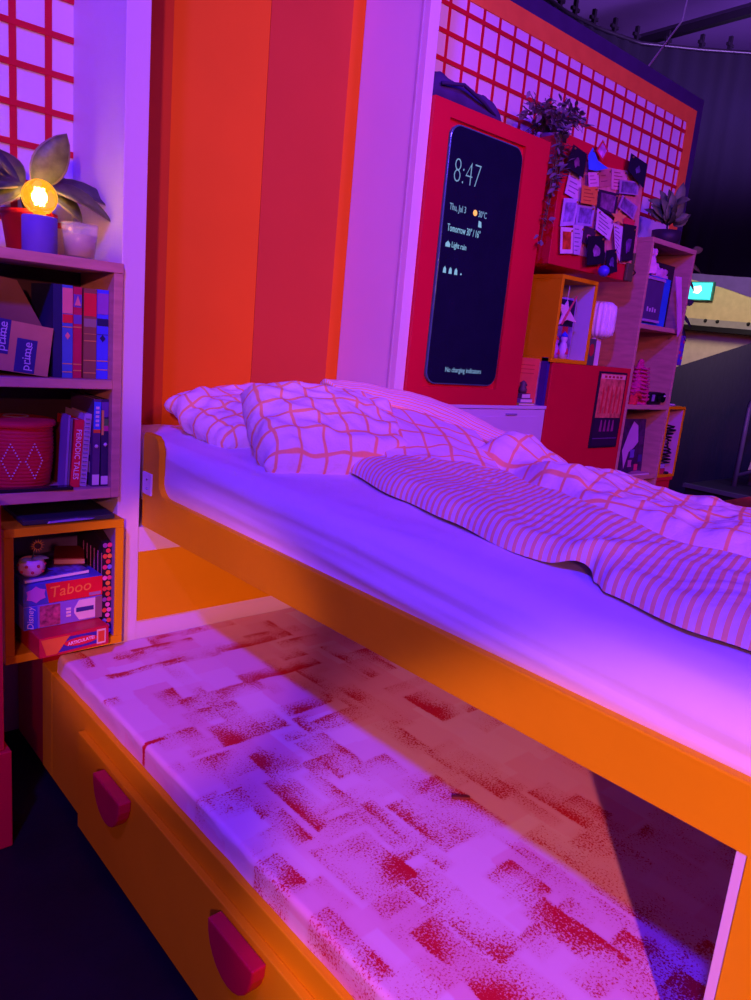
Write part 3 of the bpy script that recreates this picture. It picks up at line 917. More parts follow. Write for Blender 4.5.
G2 = 'books on the lower shelf'
Z2 = 0.9785
book('magazine', 'slim brown magazine next to the red basket', 0.786, 0.790, Z2, 0.185, 0.10, C('mag_brown', (150, 70, 60)), 2.30, R(2), G2, cat='magazine')
book('magazine', 'thin lavender magazine beside the red spine book', 0.779, 0.7855, Z2, 0.218, 0.06, C('mag_lav', (150, 130, 180)), 2.23, R(3), G2, cat='magazine')
book('magazine', 'grey magazine directly left of the red spine book', 0.7875, 0.7935, Z2, 0.210, 0.05, C('mag_grey', (120, 110, 130)), 2.232, R(3), G2, cat='magazine')
rb = book('paperback_book', 'red paperback with white lettering down its spine', 0.795, 0.822, Z2, 0.205, 0.15, C('book_red', (232, 28, 62)), 2.228, R(4), G2)
text('lettering', 'PERIODIC TALES', 0.0225, (0, -0.0008, 0.10), C('white_ink', (250, 240, 245)), rb, R(90), sx=0.92)
nb = book('spiral_notebook', 'pale spiral-bound notebook between the red paperback and patterned books', 0.824, 0.846, Z2, 0.222, 0.16, C('note_lav', (196, 176, 214)), 2.235, R(4), G2, cat='notebook')
for k in range(16):
    MB().tube([(0.012 * math.cos(a * math.pi / 4) * 0.5, -0.002 + 0.003 * math.sin(a * math.pi / 4), 0.012 + k * 0.013) for a in range(8)], 0.0012, 5, True).build('wire_ring', C('wire_grey', (120, 105, 140), 0.4), nb)
pb1 = book('illustrated_book', 'checked dark book with a blue and orange spine top', 0.858, 0.880, Z2, 0.268, 0.19, C('book_plum', (92, 60, 110)), 2.222, R(1), G2,
           bands=((.66, .97, C('spine_sky', (70, 120, 230))), (.62, .66, C('spine_orange', (240, 110, 50))), (.02, .14, PAPER)))
for r_ in range(3):
    bx(-0.0112, -0.0108, 0.02, 0.06, 0.04 + r_ * 0.055, 0.075 + r_ * 0.055).build('cover_check', PAPER, pb1)
for q in range(5):
    bx(-0.005, 0.005, -0.0026, -0.0011, 0.186 + q * 0.013, 0.194 + q * 0.013).build('title_mark', PAPER, pb1)
MB().ball((0, 0, 0.125), 0.006, 1, 8).build('spine_dot', PAPER, pb1)
pb2 = book('illustrated_book', 'dark book with yellow and green spine top against the shelf side', 0.8855, 0.9075, Z2, 0.268, 0.19, C('book_ink', (58, 44, 84)), 2.222, 0, G2,
           bands=((.80, .97, C('spine_purple', (110, 70, 160))), (.70, .78, C('spine_green', (90, 150, 80))), (.64, .70, C('spine_pink', (210, 60, 140))), (.02, .12, PAPER)))
bx(-0.011, -0.004, -0.002, -0.001, 0.16, 0.235).build('yellow_stripe', YEL, pb2)
MB().ball((0.002, 0, 0.13), 0.006, 1, 8).build('spine_dot', PAPER, pb2)
tabt = thing('tablet', 'flat black tablet lying at the front of the lower shelf', 'tablet', (0.66, 2.222, 0.9785), (0, 0, R(-4)))
bx(-0.14, 0.135, -0.02, 0.016, 0.0, 0.009).build('body', DARK, tabt, 0.003)
bx(-0.13, 0.125, -0.017, 0.012, 0.0091, 0.0098).build('glass', C('tablet_glass', (30, 24, 50), 0.12, spec=0.6), tabt)

# on top of the bookcase
ZT = 1.6465
lampx, lampy = 0.725, 2.275
lp = thing('bulb_lamp', 'round amber filament bulb glowing on a violet block base', 'lamp', (lampx, lampy, ZT))
MB().lathe([(0.0, 0), (0.044, 0), (0.0465, 0.003), (0.0465, 0.096), (0.044, 0.099), (0.02, 0.099), (0.02, 0.085), (0.0, 0.085)], 32).build('base', C('violet_base', (112, 96, 190), 0.6), lp, 0, True)
gm2, gt2, gb2 = nm('amber_glass')
gb2.inputs['Base Color'].default_value = (1.0, 0.55, 0.08, 1)
gb2.inputs['Transmission Weight'].default_value = 1.0
gb2.inputs['Roughness'].default_value = 0.02
gb2.inputs['IOR'].default_value = 1.1
gb2.inputs['Emission Color'].default_value = (1.0, 0.42, 0.02, 1)
gb2.inputs['Emission Strength'].default_value = 0.55
gl = [(0.016, 0.1), (0.017, 0.112)]
for k in range(1, 15):
    a = math.pi * (0.12 + 0.88 * k / 14)
    gl.append((max(0.0003, 0.047 * math.sin(a)), 0.150 - 0.047 * math.cos(a)))
glass = MB().lathe(gl, 32, cap=False).build('bulb_glass', gm2, lp, 0, True)
MB().lathe([(0.0, 0.0861), (0.0155, 0.0861), (0.0155, 0.112), (0.012, 0.114), (0.0, 0.114)], 20).build('socket', C('brass', (200, 150, 60), 0.3, metal=0.9), lp, 0, True)
fm, ft, fb = nm('filament')
fb.inputs['Emission Color'].default_value = (1.0, 0.80, 0.35, 1); fb.inputs['Emission Strength'].default_value = 26
mb = MB()
for k in range(6):
    a = k * math.pi / 3
    mb.tube([(0.010 * math.cos(a), 0.010 * math.sin(a), 0.130), (0.013 * math.cos(a + 0.3), 0.013 * math.sin(a + 0.3), 0.152), (0.010 * math.cos(a), 0.010 * math.sin(a), 0.172)], 0.0028, 6)
mb.build('filament_coil', fm, lp)['kind'] = 'stuff'
bl = bpy.data.lights.new('bulb_light', 'POINT'); bl.energy = 2.2; bl.color = (1.0, 0.50, 0.10); bl.shadow_soft_size = 0.02
blo = bpy.data.objects.new('bulb_light', bl); COL.objects.link(blo); blo.parent = lp; blo.location = (0, 0, 0.15)

cg = thing('candle_glass', 'clear tumbler candle with pale wax beside the glowing bulb', 'candle', (0.842, 2.29, ZT))
g3, t3, b3 = nm('clear_glass')
b3.inputs['Base Color'].default_value = (0.9, 0.9, 0.9, 1); b3.inputs['Alpha'].default_value = 0.22; b3.inputs['Roughness'].default_value = 0.05; b3.inputs['Specular IOR Level'].default_value = 0.8
MB().lathe([(0.0, 0.0), (0.040, 0.0), (0.052, 0.098), (0.0505, 0.098), (0.0395, 0.008), (0.0, 0.008)], 36).build('tumbler', g3, cg, 0, True)
MB().lathe([(0.0, 0.0085), (0.0385, 0.0085), (0.0452, 0.068), (0.0, 0.070)], 36).build('wax', C('wax', (206, 200, 150), 0.5), cg, 0, True)
MB().tube([(0, 0, 0.068), (0.001, 0, 0.082)], 0.001, 5).build('wick', DARK, cg)

pp = thing('potted_plant', 'broad-leaved variegated plant in a red pot behind the glowing bulb', 'plant', (0.735, 2.40, ZT))
MB().lathe([(0, 0), (0.058, 0), (0.074, 0.105), (0.078, 0.105), (0.078, 0.12), (0.07, 0.12), (0.068, 0.11), (0, 0.11)], 28).build('pot', C('red_pot', (190, 24, 44), 0.5), pp, 0, True)
DARKLEAF = C('violet_leaf', (66, 66, 74), 0.4, var=0.35, scale=35)
LE = [((0.01, -0.02), (0.073, -0.03, 0.148), 0.175, 0.095, 0.06, LEAFV), ((-0.02, 0), (-0.085, -0.02, 0.10), 0.135, 0.055, 0.1, DARKLEAF), ((-0.03, -0.01), (-0.10, -0.03, 0.05), 0.15, 0.05, 0.15, LEAFV),
      ((-0.03, -0.03), (-0.12, -0.05, 0.0), 0.15, 0.10, 0.35, DARKLEAF), ((-0.03, -0.04), (-0.10, -0.07, -0.05), 0.14, 0.09, 0.35, LEAFV), ((0.03, -0.01), (0.17, -0.04, 0.05), 0.25, 0.105, 0.55, DARKLEAF),
      ((0.03, -0.03), (0.12, -0.08, 0.01), 0.17, 0.09, 0.55, LEAFV), ((0.03, -0.03), (0.06, -0.06, -0.03), 0.12, 0.08, 0.4, LEAFV), ((0.02, 0.02), (0.11, 0.05, 0.10), 0.18, 0.09, 0.5, DARKLEAF), ((-0.01, 0.03), (-0.05, 0.08, 0.12), 0.16, 0.09, 0.2, LEAFV)]
for (b0, d_, L_, W_, bn, m_) in LE:
    base_ = Vector((b0[0] * 1.2, b0[1] * 1.2, 0.19))
    up_ = Vector((0, -0.7, 1)) if abs(d_[2]) < 0.12 else Vector((0, -1, 0.3))
    lf = MB().leaf(base_, d_, up_, L_, W_, bn, 0.2, 8).build('leaf', m_, pp, 0, True, solid=0.0015)
    MB().leaf(base_ + Vector((0, 0.004, -0.002)), d_, up_, L_ * 1.03, W_ * 1.14, bn, 0.2, 8).build('leaf_edge', C('pale_leaf_edge', (150, 146, 110), 0.5), lf, 0, True, solid=0.001)
    MB().tube([(b0[0] * 0.3, b0[1] * 0.3, 0.11), tuple(base_)], 0.003, 6).build('stalk', LEAF, lf)

# ---- orange crate with games
cr = thing('crate', 'orange box crate of board games under the pine bookcase', 'crate', (0.763, 2.16, 0.4745))


def crate(t, W, H, D, th, mt, inner):
    h = W / 2
    bx(-h, h, 0, D, 0, th).build('bottom_board', mt, t, 0.002)
    bx(-h, h, 0, D, H - th, H).build('top_board', mt, t, 0.002)
    bx(-h, -h + th, 0, D, th + .0003, H - th - .0003).build('side_board', mt, t, 0.002)
    bx(h - th, h, 0, D, th + .0003, H - th - .0003).build('side_board', mt, t, 0.002)
    bx(-h + th, h - th, D - 0.006, D, th, H - th).build('back_board', inner, t)
    for sx in (-1, 1):
        bx(sx * (h - th) - 0.001, sx * (h - th) + 0.001, 0.006, D - 0.007, th, H - th).build('lining', inner, t)


crate(cr, 0.348, 0.410, 0.33, 0.026, ORANGE, C('violet_lining', (128, 108, 168), 0.6))
GZ = 0.501
ga = thing('board_game', 'red and violet board game box with an orange corner, lowest of three', 'board game', (0.768, 2.135, GZ), (0, 0, R(3)))
bx(-0.105, 0.105, -0.028, 0.2, 0, 0.062).build('box', C('game_red', (205, 24, 58), 0.35), ga, 0.002)
MB().prism([(-0.085, 0.006), (-0.055, 0.006), (-0.015, 0.056), (-0.10, 0.056)], 'Y', -0.0292, -0.0281).build('orange_panel', C('game_orange', (240, 130, 50)), ga)
MB().prism([(-0.05, 0.008), (0.095, 0.012), (0.095, 0.050), (-0.018, 0.052)], 'Y', -0.0288, -0.0281).build('violet_panel', C('game_violet', (70, 50, 160)), ga)
MB().prism([(0.018 + 0.052 * math.cos(k * math.pi / 10), 0.031 + 0.013 * math.sin(k * math.pi / 10)) for k in range(20)], 'Y', -0.0296, -0.0289).build('title_oval', C('game_title_red', (225, 30, 60)), ga)
text('lettering', 'ARTICULATE!', 0.0135, (0.018, -0.0300, 0.031), C('white_ink', (250, 240, 245)), ga, R(-4), bold=0.0003)
bx(0.066, 0.094, -0.0298, -0.0289, 0.008, 0.055).build('picture_card', C('cream_card', (240, 220, 190)), ga)
bx(0.070, 0.090, -0.0304, -0.0299, 0.014, 0.049).build('picture', C('game_pic', (225, 90, 40)), ga)
gb_ = thing('puzzle_box', 'violet and white puzzle box in the middle of the game stack', 'puzzle box', (0.762, 2.19, GZ + 0.0625), (0, 0, R(1)))
bx(-0.118, 0.118, -0.01, 0.21, 0, 0.074).build('box', C('puzzle_violet', (140, 110, 215), 0.35), gb_, 0.002)
bx(-0.117, -0.078, -0.0112, -0.0101, 0.002, 0.072).build('blue_panel', C('puzzle_blue', (74, 90, 215)), gb_)
text('lettering', 'Disney', 0.026, (-0.098, -0.0118, 0.036), PAPER, gb_, R(-90), shear=0.3)
bx(-0.072, -0.012, -0.0112, -0.0101, 0.004, 0.070).build('picture', C('puzzle_picture', (170, 70, 110), 0.4, var=0.6, scale=70), gb_)
MB().prism([(0.045, 0.006), (0.095, 0.006), (0.095, 0.07), (0.045, 0.07), (0.03, 0.045), (0.03, 0.03)], 'Y', -0.0112, -0.0101).build('white_panel', PAPER, gb_)
bx(0.036, 0.09, -0.0118, -0.0113, 0.032, 0.046).build('dark_label', C('puzzle_label', (60, 50, 140)), gb_)
for q in range(3):
    bx(0.006, 0.020, -0.0116, -0.0101, 0.022 + q * 0.011, 0.029 + q * 0.011).build('print_mark', PAPER, gb_)
bx(0.0955, 0.117, -0.0112, -0.0101, 0.002, 0.072).build('brown_panel', C('puzzle_brown', (150, 100, 120)), gb_)
gc = thing('board_game', 'blue and red word game box on top of the game stack', 'board game', (0.762, 2.19, GZ + 0.137), (0, 0, R(1)))
bx(-0.118, 0.118, -0.01, 0.21, 0, 0.066).build('box', C('game_blue', (74, 84, 190), 0.35), gc, 0.002)
MB().prism([(-0.045, 0.002), (0.117, 0.002), (0.117, 0.064), (-0.055, 0.064)], 'Y', -0.0112, -0.0101).build('red_panel', C('game_red2', (226, 26, 44), 0.35), gc)
text('lettering', 'Taboo', 0.048, (0.018, -0.0118, 0.036), C('gold_ink', (250, 160, 60)), gc, R(-3), shear=0.15)
MB().prism([(-0.082 + 0.024 * math.cos(k * math.pi / 6) * (1 + 0.3 * (k % 2)), 0.034 + 0.02 * math.sin(k * math.pi / 6) * (1 + 0.3 * (k % 2))) for k in range(12)], 'Y', -0.0112, -0.0101).build('splash_mark', C('pink_ink', (210, 120, 210)), gc)
bx(0.075, 0.112, -0.0118, -0.0113, 0.005, 0.015).build('small_print', C('grey_ink', (170, 130, 170)), gc)
gd = thing('picture_book', 'large blue picture book lying on the stack of games', 'book', (0.748, 2.22, GZ + 0.2035), (0, 0, R(6)))
bx(-0.10, 0.10, -0.02, 0.21, 0, 0.014).build('cover', C('pic_book', (84, 74, 170), 0.4, var=0.7, scale=45), gd, 0.002)
bx(-0.098, 0.098, -0.0201, -0.0195, 0.003, 0.011).build('pages', PAPER, gd)
ge = thing('hardback_book', 'dark red book lying open-edged at the rear of the crate', 'book', (0.83, 2.33, GZ + 0.218), (0, 0, R(-20)))
bx(-0.045, 0.045, -0.06, 0.08, 0, 0.022).build('cover', C('oxblood', (120, 24, 44), 0.5), ge, 0.002)
bx(-0.043, 0.0455, -0.0602, 0.078, 0.004, 0.018).build('pages', C('page_tan', (190, 150, 130)), ge)
# flower pot
fp = thing('flower_pot', 'small pink dotted pot with a tiny sunflower on the board games', 'flower pot', (0.682, 2.225, GZ + 0.2185))
MB().lathe([(0, 0), (0.022, 0), (0.034, 0.012), (0.038, 0.030), (0.034, 0.048), (0.028, 0.052), (0.024, 0.048), (0, 0.046)], 28).build('pot', C('pot_pink', (235, 190, 215), 0.4), fp, 0, True)
for a in range(7):
    for zz, o_ in ((0.018, 0), (0.036, 0.45)):
        q = a * 0.9 + o_
        MB().ball((0.0365 * math.cos(q), 0.0365 * math.sin(q), zz), 0.005, 1, 8).build('dot', C('pot_dot', (200, 40, 70)), fp)
MB().tube([(0, 0, 0.046), (0.008, -0.004, 0.075), (0.012, -0.012, 0.092)], 0.0025, 6).build('stem', LEAF, fp)
for d_ in ((-0.9, -0.4, 0.1), (0.8, -0.5, 0.25)):
    MB().leaf((0, -0.008, 0.052), d_, (0, -0.5, 1), 0.046, 0.022, 0.2).build('leaf', C('pale_leaf', (140, 160, 90)), fp, 0, True, solid=0.001)
fl = MB().prism([(0.012 + 0.009 * math.cos(k * math.pi / 10), 0.094 + 0.009 * math.sin(k * math.pi / 10)) for k in range(20)], 'Y', -0.022, -0.015).build('flower_centre', C('sunflower_eye', (60, 34, 24)), fp)
for k in range(14):
    a = k * 2 * math.pi / 14
    MB().prism([(0.012 + 0.007 * math.cos(a + s) * 1.0, 0.094 + 0.007 * math.sin(a + s)) for s in (-0.3, 0.3)] + [(0.012 + 0.021 * math.cos(a + 0.05), 0.094 + 0.021 * math.sin(a + 0.05))], 'Y', -0.0175, -0.016).build('petal', C('petal_yellow', (240, 190, 70)), fl)
# polka-dot file box
pf = thing('file_box', 'black magazine file covered in coloured polka dots inside the crate', 'file box', (0.893, 2.185, GZ))
PH = 0.332
MB().prism([(0, 0), (0.22, 0), (0.22, PH + 0.02), (0.12, PH + 0.015), (0, PH - 0.03)], 'X', -0.0105, 0.0155).build('body', C('file_black', (34, 24, 40), 0.5), pf, 0.001)
DC = [(230, 60, 120), (240, 150, 60), (130, 130, 220), (230, 70, 70), (150, 80, 170), (240, 120, 190), (235, 90, 60)]
random.seed(5)
for r_ in range(17):
    for c_ in range(2):
        px = -0.0045 + c_ * 0.0205 - (0.0 if c_ == 0 else 0.006) + (0.01 if r_ % 2 else 0) - 0.0005
        zz = 0.012 + r_ * 0.0178
        if px > 0.0155 - 0.004: continue
        k = random.randrange(len(DC))
        MB().prism([(px + 0.0075 * math.cos(a * math.pi / 6), zz + 0.0075 * math.sin(a * math.pi / 6)) for a in range(12)], 'Y', -0.0012, 0.0005).build('polka_dot', C('dot%d' % k, DC[k]), pf)
for r_ in range(6):
    MB().tube([(-0.011, 0.01 + r_ * 0.03, 0.08), (-0.011, 0.012 + r_ * 0.03, 0.27)], 0.0015, 5).build('side_line', C('line_pink', (150, 90, 140)), pf)
# folder on top of the crate
fo = thing('plastic_folder', 'dark green folder with a shiny clip lying on the crate', 'folder', (0.775, 2.19, 0.8855), (0, 0, R(-2)))
bx(-0.13, 0.135, -0.018, 0.2, 0, 0.016).build('cover', C('folder_green', (52, 62, 60), 0.4), fo, 0.003)
MB().prism([(-0.065, 0.003), (0.06, 0.006), (0.075, 0.010), (0.02, 0.014), (-0.06, 0.010)], 'Y', -0.024, -0.0185).build('clip', C('shiny_clip', (150, 150, 235), 0.15, metal=0.7), fo, 0.001)

# red cabinet foot at the left edge
rc = thing('side_cabinet', 'red cabinet with a wider plinth at the left edge of the photo', 'cabinet', (0.39, 2.0, 0))
bx(-0.22, 0.15, 0, 0.155, 0.30, 1.0).build('body', RED, rc, 0.004)
bx(-0.24, 0.165, -0.012, 0.155, 0, 0.2995).build('plinth', RED, rc, 0.004)

# =================================================================== RIGHT BAY
YR = 2.2
lc = thing('low_cabinet', 'white cabinet with a flat framed door below the phone display', 'cabinet', (2.62, YR, 0))
bx(2.133 - 2.62, 3.11 - 2.62, 0.02, 0.41, 0, 1.235).build('body', LAV, lc, 0.002)
bx(2.133 - 2.62, 3.112 - 2.62, 0.0, 0.415, 1.2355, 1.252).build('top_board', LAV, lc, 0.002)
bx(2.133 - 2.62, 3.108 - 2.62, 0.004, 0.0195, 0.02, 1.233).build('door_frame', LAV, lc, 0.002)
bx(2.19 - 2.62, 3.05 - 2.62, 0.001, 0.004, 0.05, 1.20).build('door', LAV, lc, 0.0015)
bx(2.80 - 2.62, 2.88 - 2.62, -0.004, 0.004, 1.206, 1.214).build('latch', C('latch_grey', (150, 140, 180)), lc)

pc = thing('display_cabinet', 'tall red display case holding an oversized black phone screen', 'display case', (2.5, YR, 1.2525))
bx(2.133 - 2.5, 2.868 - 2.5, 0.016, 0.41, 0, 1.165).build('case', RED, pc, 0.003)
mb = MB()
sx0, sx1, sz0, sz1 = 2.236 - 2.5, 2.690 - 2.5, 1.338 - 1.2525, 2.350 - 1.2525
mb.box(2.133 - 2.5, sx0 - 0.012, 0, 0.016, 0, 1.165).box(sx1 + 0.012, 2.868 - 2.5, 0, 0.016, 0, 1.165).box(sx0 - 0.012, sx1 + 0.012, 0, 0.016, 0, sz0 - 0.012).box(sx0 - 0.012, sx1 + 0.012, 0, 0.016, sz1 + 0.012, 1.165)
mb.build('front_frame', RED, pc)
ph = thing('phone_display', 'giant black smartphone screen showing the time in the red case', 'screen', ((2.236 + 2.690) / 2, YR + 0.012, 1.338))


def rrect(x0, x1, z0, z1, r, n=6):
    o = []
    for cx, cz, a0 in ((x1 - r, z1 - r, 0), (x0 + r, z1 - r, 90), (x0 + r, z0 + r, 180), (x1 - r, z0 + r, 270)):
        for k in range(n + 1):
            a = R(a0 + 90 * k / n)
            o.append((cx + r * math.cos(a), cz + r * math.sin(a)))
    return o


pw, phh = 0.227, 1.012
MB().prism(rrect(-pw, pw, 0, phh, 0.055), 'Y', -0.012, 0.004).build('bezel', C('phone_edge', (110, 170, 190), 0.2, metal=0.6), ph, 0.002)
sm = C('phone_glass', (22, 24, 52), 0.12, var=0.1, spec=0.5)
MB().prism(rrect(-pw + 0.006, pw - 0.006, 0.006, phh - 0.006, 0.05), 'Y', -0.0145, -0.0121).build('glass', sm, ph)
tm, tt, tb_ = nm('screen_text')
tb_.inputs['Emission Color'].default_value = (0.20, 0.36, 0.60, 1); tb_.inputs['Emission Strength'].default_value = 0.9
tb_.inputs['Base Color'].default_value = (0.01, 0.01, 0.02, 1)
tm2, _, tb2 = nm('screen_text_bright')
tb2.inputs['Base Color'].default_value = (0.01, 0.01, 0.02, 1)
tb2.inputs['Emission Color'].default_value = (0.25, 0.50, 0.75, 1); tb2.inputs['Emission Strength'].default_value = 0.9
text('clock_text', '8:47', 0.135, (-0.195, -0.015, 0.840), tm, ph, 0, 0.72, 'LEFT', bold=-0.0038)
text('date_text', 'Thu, Jul 3', 0.036, (-0.195, -0.015, 0.705), tm, ph, 0, 0.72, 'LEFT')
text('date_text', '30°C', 0.036, (-0.02, -0.015, 0.705), tm, ph, 0, 0.72, 'LEFT')
MB().prism([(-0.04 + 0.012 * math.cos(k * math.pi / 6), 0.706 + 0.012 * math.sin(k * math.pi / 6)) for k in range(12)], 'Y', -0.0158, -0.0147).build('sun_icon', C('sun_icon', (250, 190, 80), emit=1.0), ph)
text('forecast_text', 'Tomorrow 30° / 16°', 0.040, (-0.195, -0.015, 0.625), tm2, ph, 0, 0.60, 'LEFT')
text('forecast_text', 'Light rain', 0.032, (-0.16, -0.015, 0.563), tm2, ph, 0, 0.75, 'LEFT')
MB().prism([(-0.195, 0.552), (-0.17, 0.552), (-0.168, 0.563), (-0.182, 0.575), (-0.195, 0.565)], 'Y', -0.0158, -0.0147).build('cloud_icon', tm2, ph)
for k in range(3):
    xx = -0.185 + k * 0.034
    MB().prism([(xx - 0.009, 0.45), (xx + 0.009, 0.45), (xx + 0.007, 0.468), (xx, 0.476), (xx - 0.007, 0.468)], 'Y', -0.0158, -0.0147).build('notification_icon', tm2, ph)
MB().ball((-0.085, -0.0147, 0.456), 0.004, 1, 8).build('notification_icon', tm2, ph)
MB().prism([(-0.012, 0.655), (0.008, 0.655), (0.003, 0.677), (-0.012, 0.68)], 'Y', -0.0158, -0.0147).build('pointer_icon', tm2, ph)
text('status_text', 'No charging indicators', 0.030, (0.0, -0.015, 0.062), tm, ph, 0, 0.85)

# dark cloth bag on top of the display case
cb = thing('cloth_bag', 'crumpled dark purple cloth bag on top of the red display case', 'bag', (2.335, 2.36, 2.418))
vs = []; fs = []
for j in range(21):
    for i in range(33):
        u, v = -1 + 2 * i / 32, -1 + 2 * j / 20
        e = max(0, 1 - abs(u) ** 5) * max(0, 1 - abs(v) ** 4)
        z = 0.125 * e ** 0.4 * (0.82 + 0.3 * noise.noise((u * 2, v * 2, 1)) + 0.16 * noise.noise((u * 5 + v * 3, v * 5, 2))) * (1 - 0.12 * u)
        vs.append((u * 0.225 + 0.01 * noise.noise((v * 3, u * 2, 5)), v * 0.14, max(0.0005, z)))
for j in range(20):
    for i in range(32):
        a = j * 33 + i
        fs.append((a, a + 1, a + 34, a + 33))
MB().add(vs, fs).build('body', C('purple_cloth', (66, 46, 110), 0.85, var=0.2), cb, 0, True, solid=0.004)
MB().tube([(-0.16, -0.142, 0.055), (-0.05, -0.155, 0.075), (0.08, -0.15, 0.045), (0.18, -0.13, 0.02)], 0.007, 8).build('strap', C('purple_strap', (48, 34, 86), 0.85), cb, 0, True)

# pinboard case
pk = thing('pinboard_case', 'red wall case carrying the collage of photos and notes', 'pinboard', (3.325, YR, 1.915))
bx(2.968 - 3.325, 3.682 - 3.325, 0, 0.41, 0, 0.565).build('case', RED, pk, 0.003)


def pin(u, v):
    return (560 + u / 6.25, 130 + v / 6.25)


def onboard(pts, y):
    return [(p.x, p.z) for p in (at(*pin(u, v), 'Y', y) for u, v in pts)]


b4 = onboard([(150, 195), (515, 290), (460, 850), (62, 775)], YR)
MB().prism([(a - 3.325, c - 1.915) for a, c in b4], 'Y', -0.006, -0.0005).build('cork_panel', C('cork_pink', (214, 140, 140), 0.8, var=0.15, scale=40), pk)
layer = [0]


def paper(name, label, cat, pts, rgb, inner=None, inner_rgb=None, marks=0, mk=(60, 50, 70)):
    layer[0] += 1
    yy = YR - 0.0075 - 0.0016 * layer[0]
    q = onboard(pts, yy)
    cx = sum(a for a, c in q) / len(q); cz = sum(c for a, c in q) / len(q)
    t = thing(name, label, cat, (cx, yy, cz), group='papers pinned to the red board')
    lq = [(a - cx, c - cz) for a, c in q]
    MB().prism(lq, 'Y', -0.0007, 0.0007).build('sheet', mat('sheet_%d_%d_%d' % rgb, rgb, 0.6, 0.12, 18), t)
    if inner:
        random.seed(layer[0])
        sx_ = max(a for a, c in lq) * inner; sz_ = max(c for a, c in lq) * inner
        blob = [(a * inner, c * inner) for a, c in lq] if inner > 0.65 else [(sx_ * random.uniform(0.45, 1.0) * math.cos(k * math.pi / 5), sz_ * random.uniform(0.45, 1.1) * math.sin(k * math.pi / 5) - sz_ * 0.2) for k in range(10)]
        MB().prism(blob, 'Y', -0.0011, -0.0007).build('picture', mat('pic_%d_%d_%d' % inner_rgb, inner_rgb, 0.5, 0.7, 26), t)
    if marks and len(lq) == 4:
        A, B, C_, D = [Vector((a, c)) for a, c in lq]
        for k in range(marks):
            f = (k + 1) / (marks + 1)
            p0 = A.lerp(D, f).lerp(B.lerp(C_, f), 0.14); p1 = A.lerp(D, f).lerp(B.lerp(C_, f), 0.55 + 0.35 * ((k * 7) % 5) / 5)
            nrm = Vector((0, 0.0022))
            MB().prism([tuple(p0 - nrm), tuple(p1 - nrm), tuple(p1 + nrm), tuple(p0 + nrm)], 'Y', -0.001, -0.0007).build('ink_line', mat('ink_%d_%d_%d' % mk, mk, 0.6), t)
    top = max(lq, key=lambda a: a[1])
    MB().ball((top[0] * 0.75, -0.004, top[1] * 0.75), 0.005, 1, 8).build('pin', C('brass_pin', (210, 170, 90), 0.3, metal=0.6), t)
    return t


paper('note', 'brown blank note at the top centre of the pinboard', 'note', [(245, 250), (320, 245), (315, 350), (245, 360)], (196, 120, 120), marks=2, mk=(150, 70, 90))
paper('receipt', 'pale pink receipt to the right of the brown note', 'receipt', [(325, 240), (420, 255), (415, 380), (320, 370)], (226, 160, 178), marks=5, mk=(170, 60, 90))
paper('drawing', 'white sheet with crossed strips below the left black photo', 'drawing', [(60, 255), (135, 290), (125, 450), (30, 395)], (220, 190, 226), marks=4, mk=(140, 90, 160))
paper('drawing', 'lavender pencil drawing at the left edge of the pinboard', 'drawing', [(25, 425), (120, 430), (88, 595), (0, 602)], (200, 180, 232), 0.7, (150, 130, 200), 0)
paper('drawing', 'grey violet sketch right of the left edge drawing', 'drawing', [(112, 465), (220, 480), (198, 605), (95, 592)], (178, 160, 220), 0.75, (130, 110, 180))
paper('document', 'narrow white document strip above the red case edge', 'document', [(82, 590), (150, 600), (122, 780), (84, 776)], (206, 184, 226), marks=6, mk=(120, 100, 160))
paper('instant_photo', 'white framed instant photo with an orange picture at lower left', 'photo', [(5, 605), (82, 612), (78, 772), (0, 772)], (238, 214, 232), 0.68, (226, 84, 40))
paper('photo', 'small photo with a pink figure on dark ground near the bottom', 'photo', [(150, 600), (228, 620), (205, 735), (140, 700)], (70, 40, 70), 0.5, (220, 120, 150))
paper('photo', 'dark crowd photo in the middle of the pinboard', 'photo', [(245, 370), (368, 400), (342, 545), (232, 490)], (54, 38, 60), 0.75, (130, 84, 130))
paper('ticket', 'grey ticket near the top right of the pinboard', 'ticket', [(375, 310), (495, 325), (485, 408), (368, 396)], (170, 140, 186), 0.8, (120, 100, 150))
paper('ticket', 'tilted grey ticket below the upper ticket', 'ticket', [(392, 405), (485, 480), (458, 562), (362, 480)], (180, 140, 190), 0.8, (130, 104, 160))
paper('red_card', 'red card tucked under the two grey tickets', 'card', [(400, 545), (470, 565), (462, 600), (395, 585)], (226, 60, 80))
paper('poster_strip', 'tall dark poster strip at the lower right of the board', 'poster', [(402, 585), (478, 600), (452, 815), (384, 818)], (40, 28, 48), 0.6, (110, 60, 140))
paper('drawing', 'white tilted line drawing left of the paper star', 'drawing', [(235, 488), (338, 570), (308, 692), (222, 620)], (222, 200, 232), marks=5, mk=(120, 100, 150))
paper('letter', 'long narrow white letter hanging under the paper star', 'letter', [(335, 580), (393, 602), (372, 822), (344, 745)], (220, 200, 236), marks=7, mk=(130, 110, 160))
paper('sticky_note', 'orange sticky note left of centre', 'note', [(138, 345), (238, 360), (228, 472), (130, 456)], (238, 150, 66), marks=4, mk=(190, 90, 50))
paper('sticky_note', 'small pink note above the orange sticky note', 'note', [(175, 265), (242, 262), (242, 352), (180, 357)], (232, 172, 206), marks=3, mk=(190, 100, 150))
paper('photo', 'black photo in the top left corner of the collage', 'photo', [(85, 90), (168, 150), (145, 300), (35, 228)], (26, 20, 40), 0.45, (120, 70, 110))
paper('photo', 'black photo in the top right corner of the collage', 'photo', [(445, 145), (547, 215), (522, 365), (425, 252)], (26, 22, 48), 0.4, (90, 80, 130))
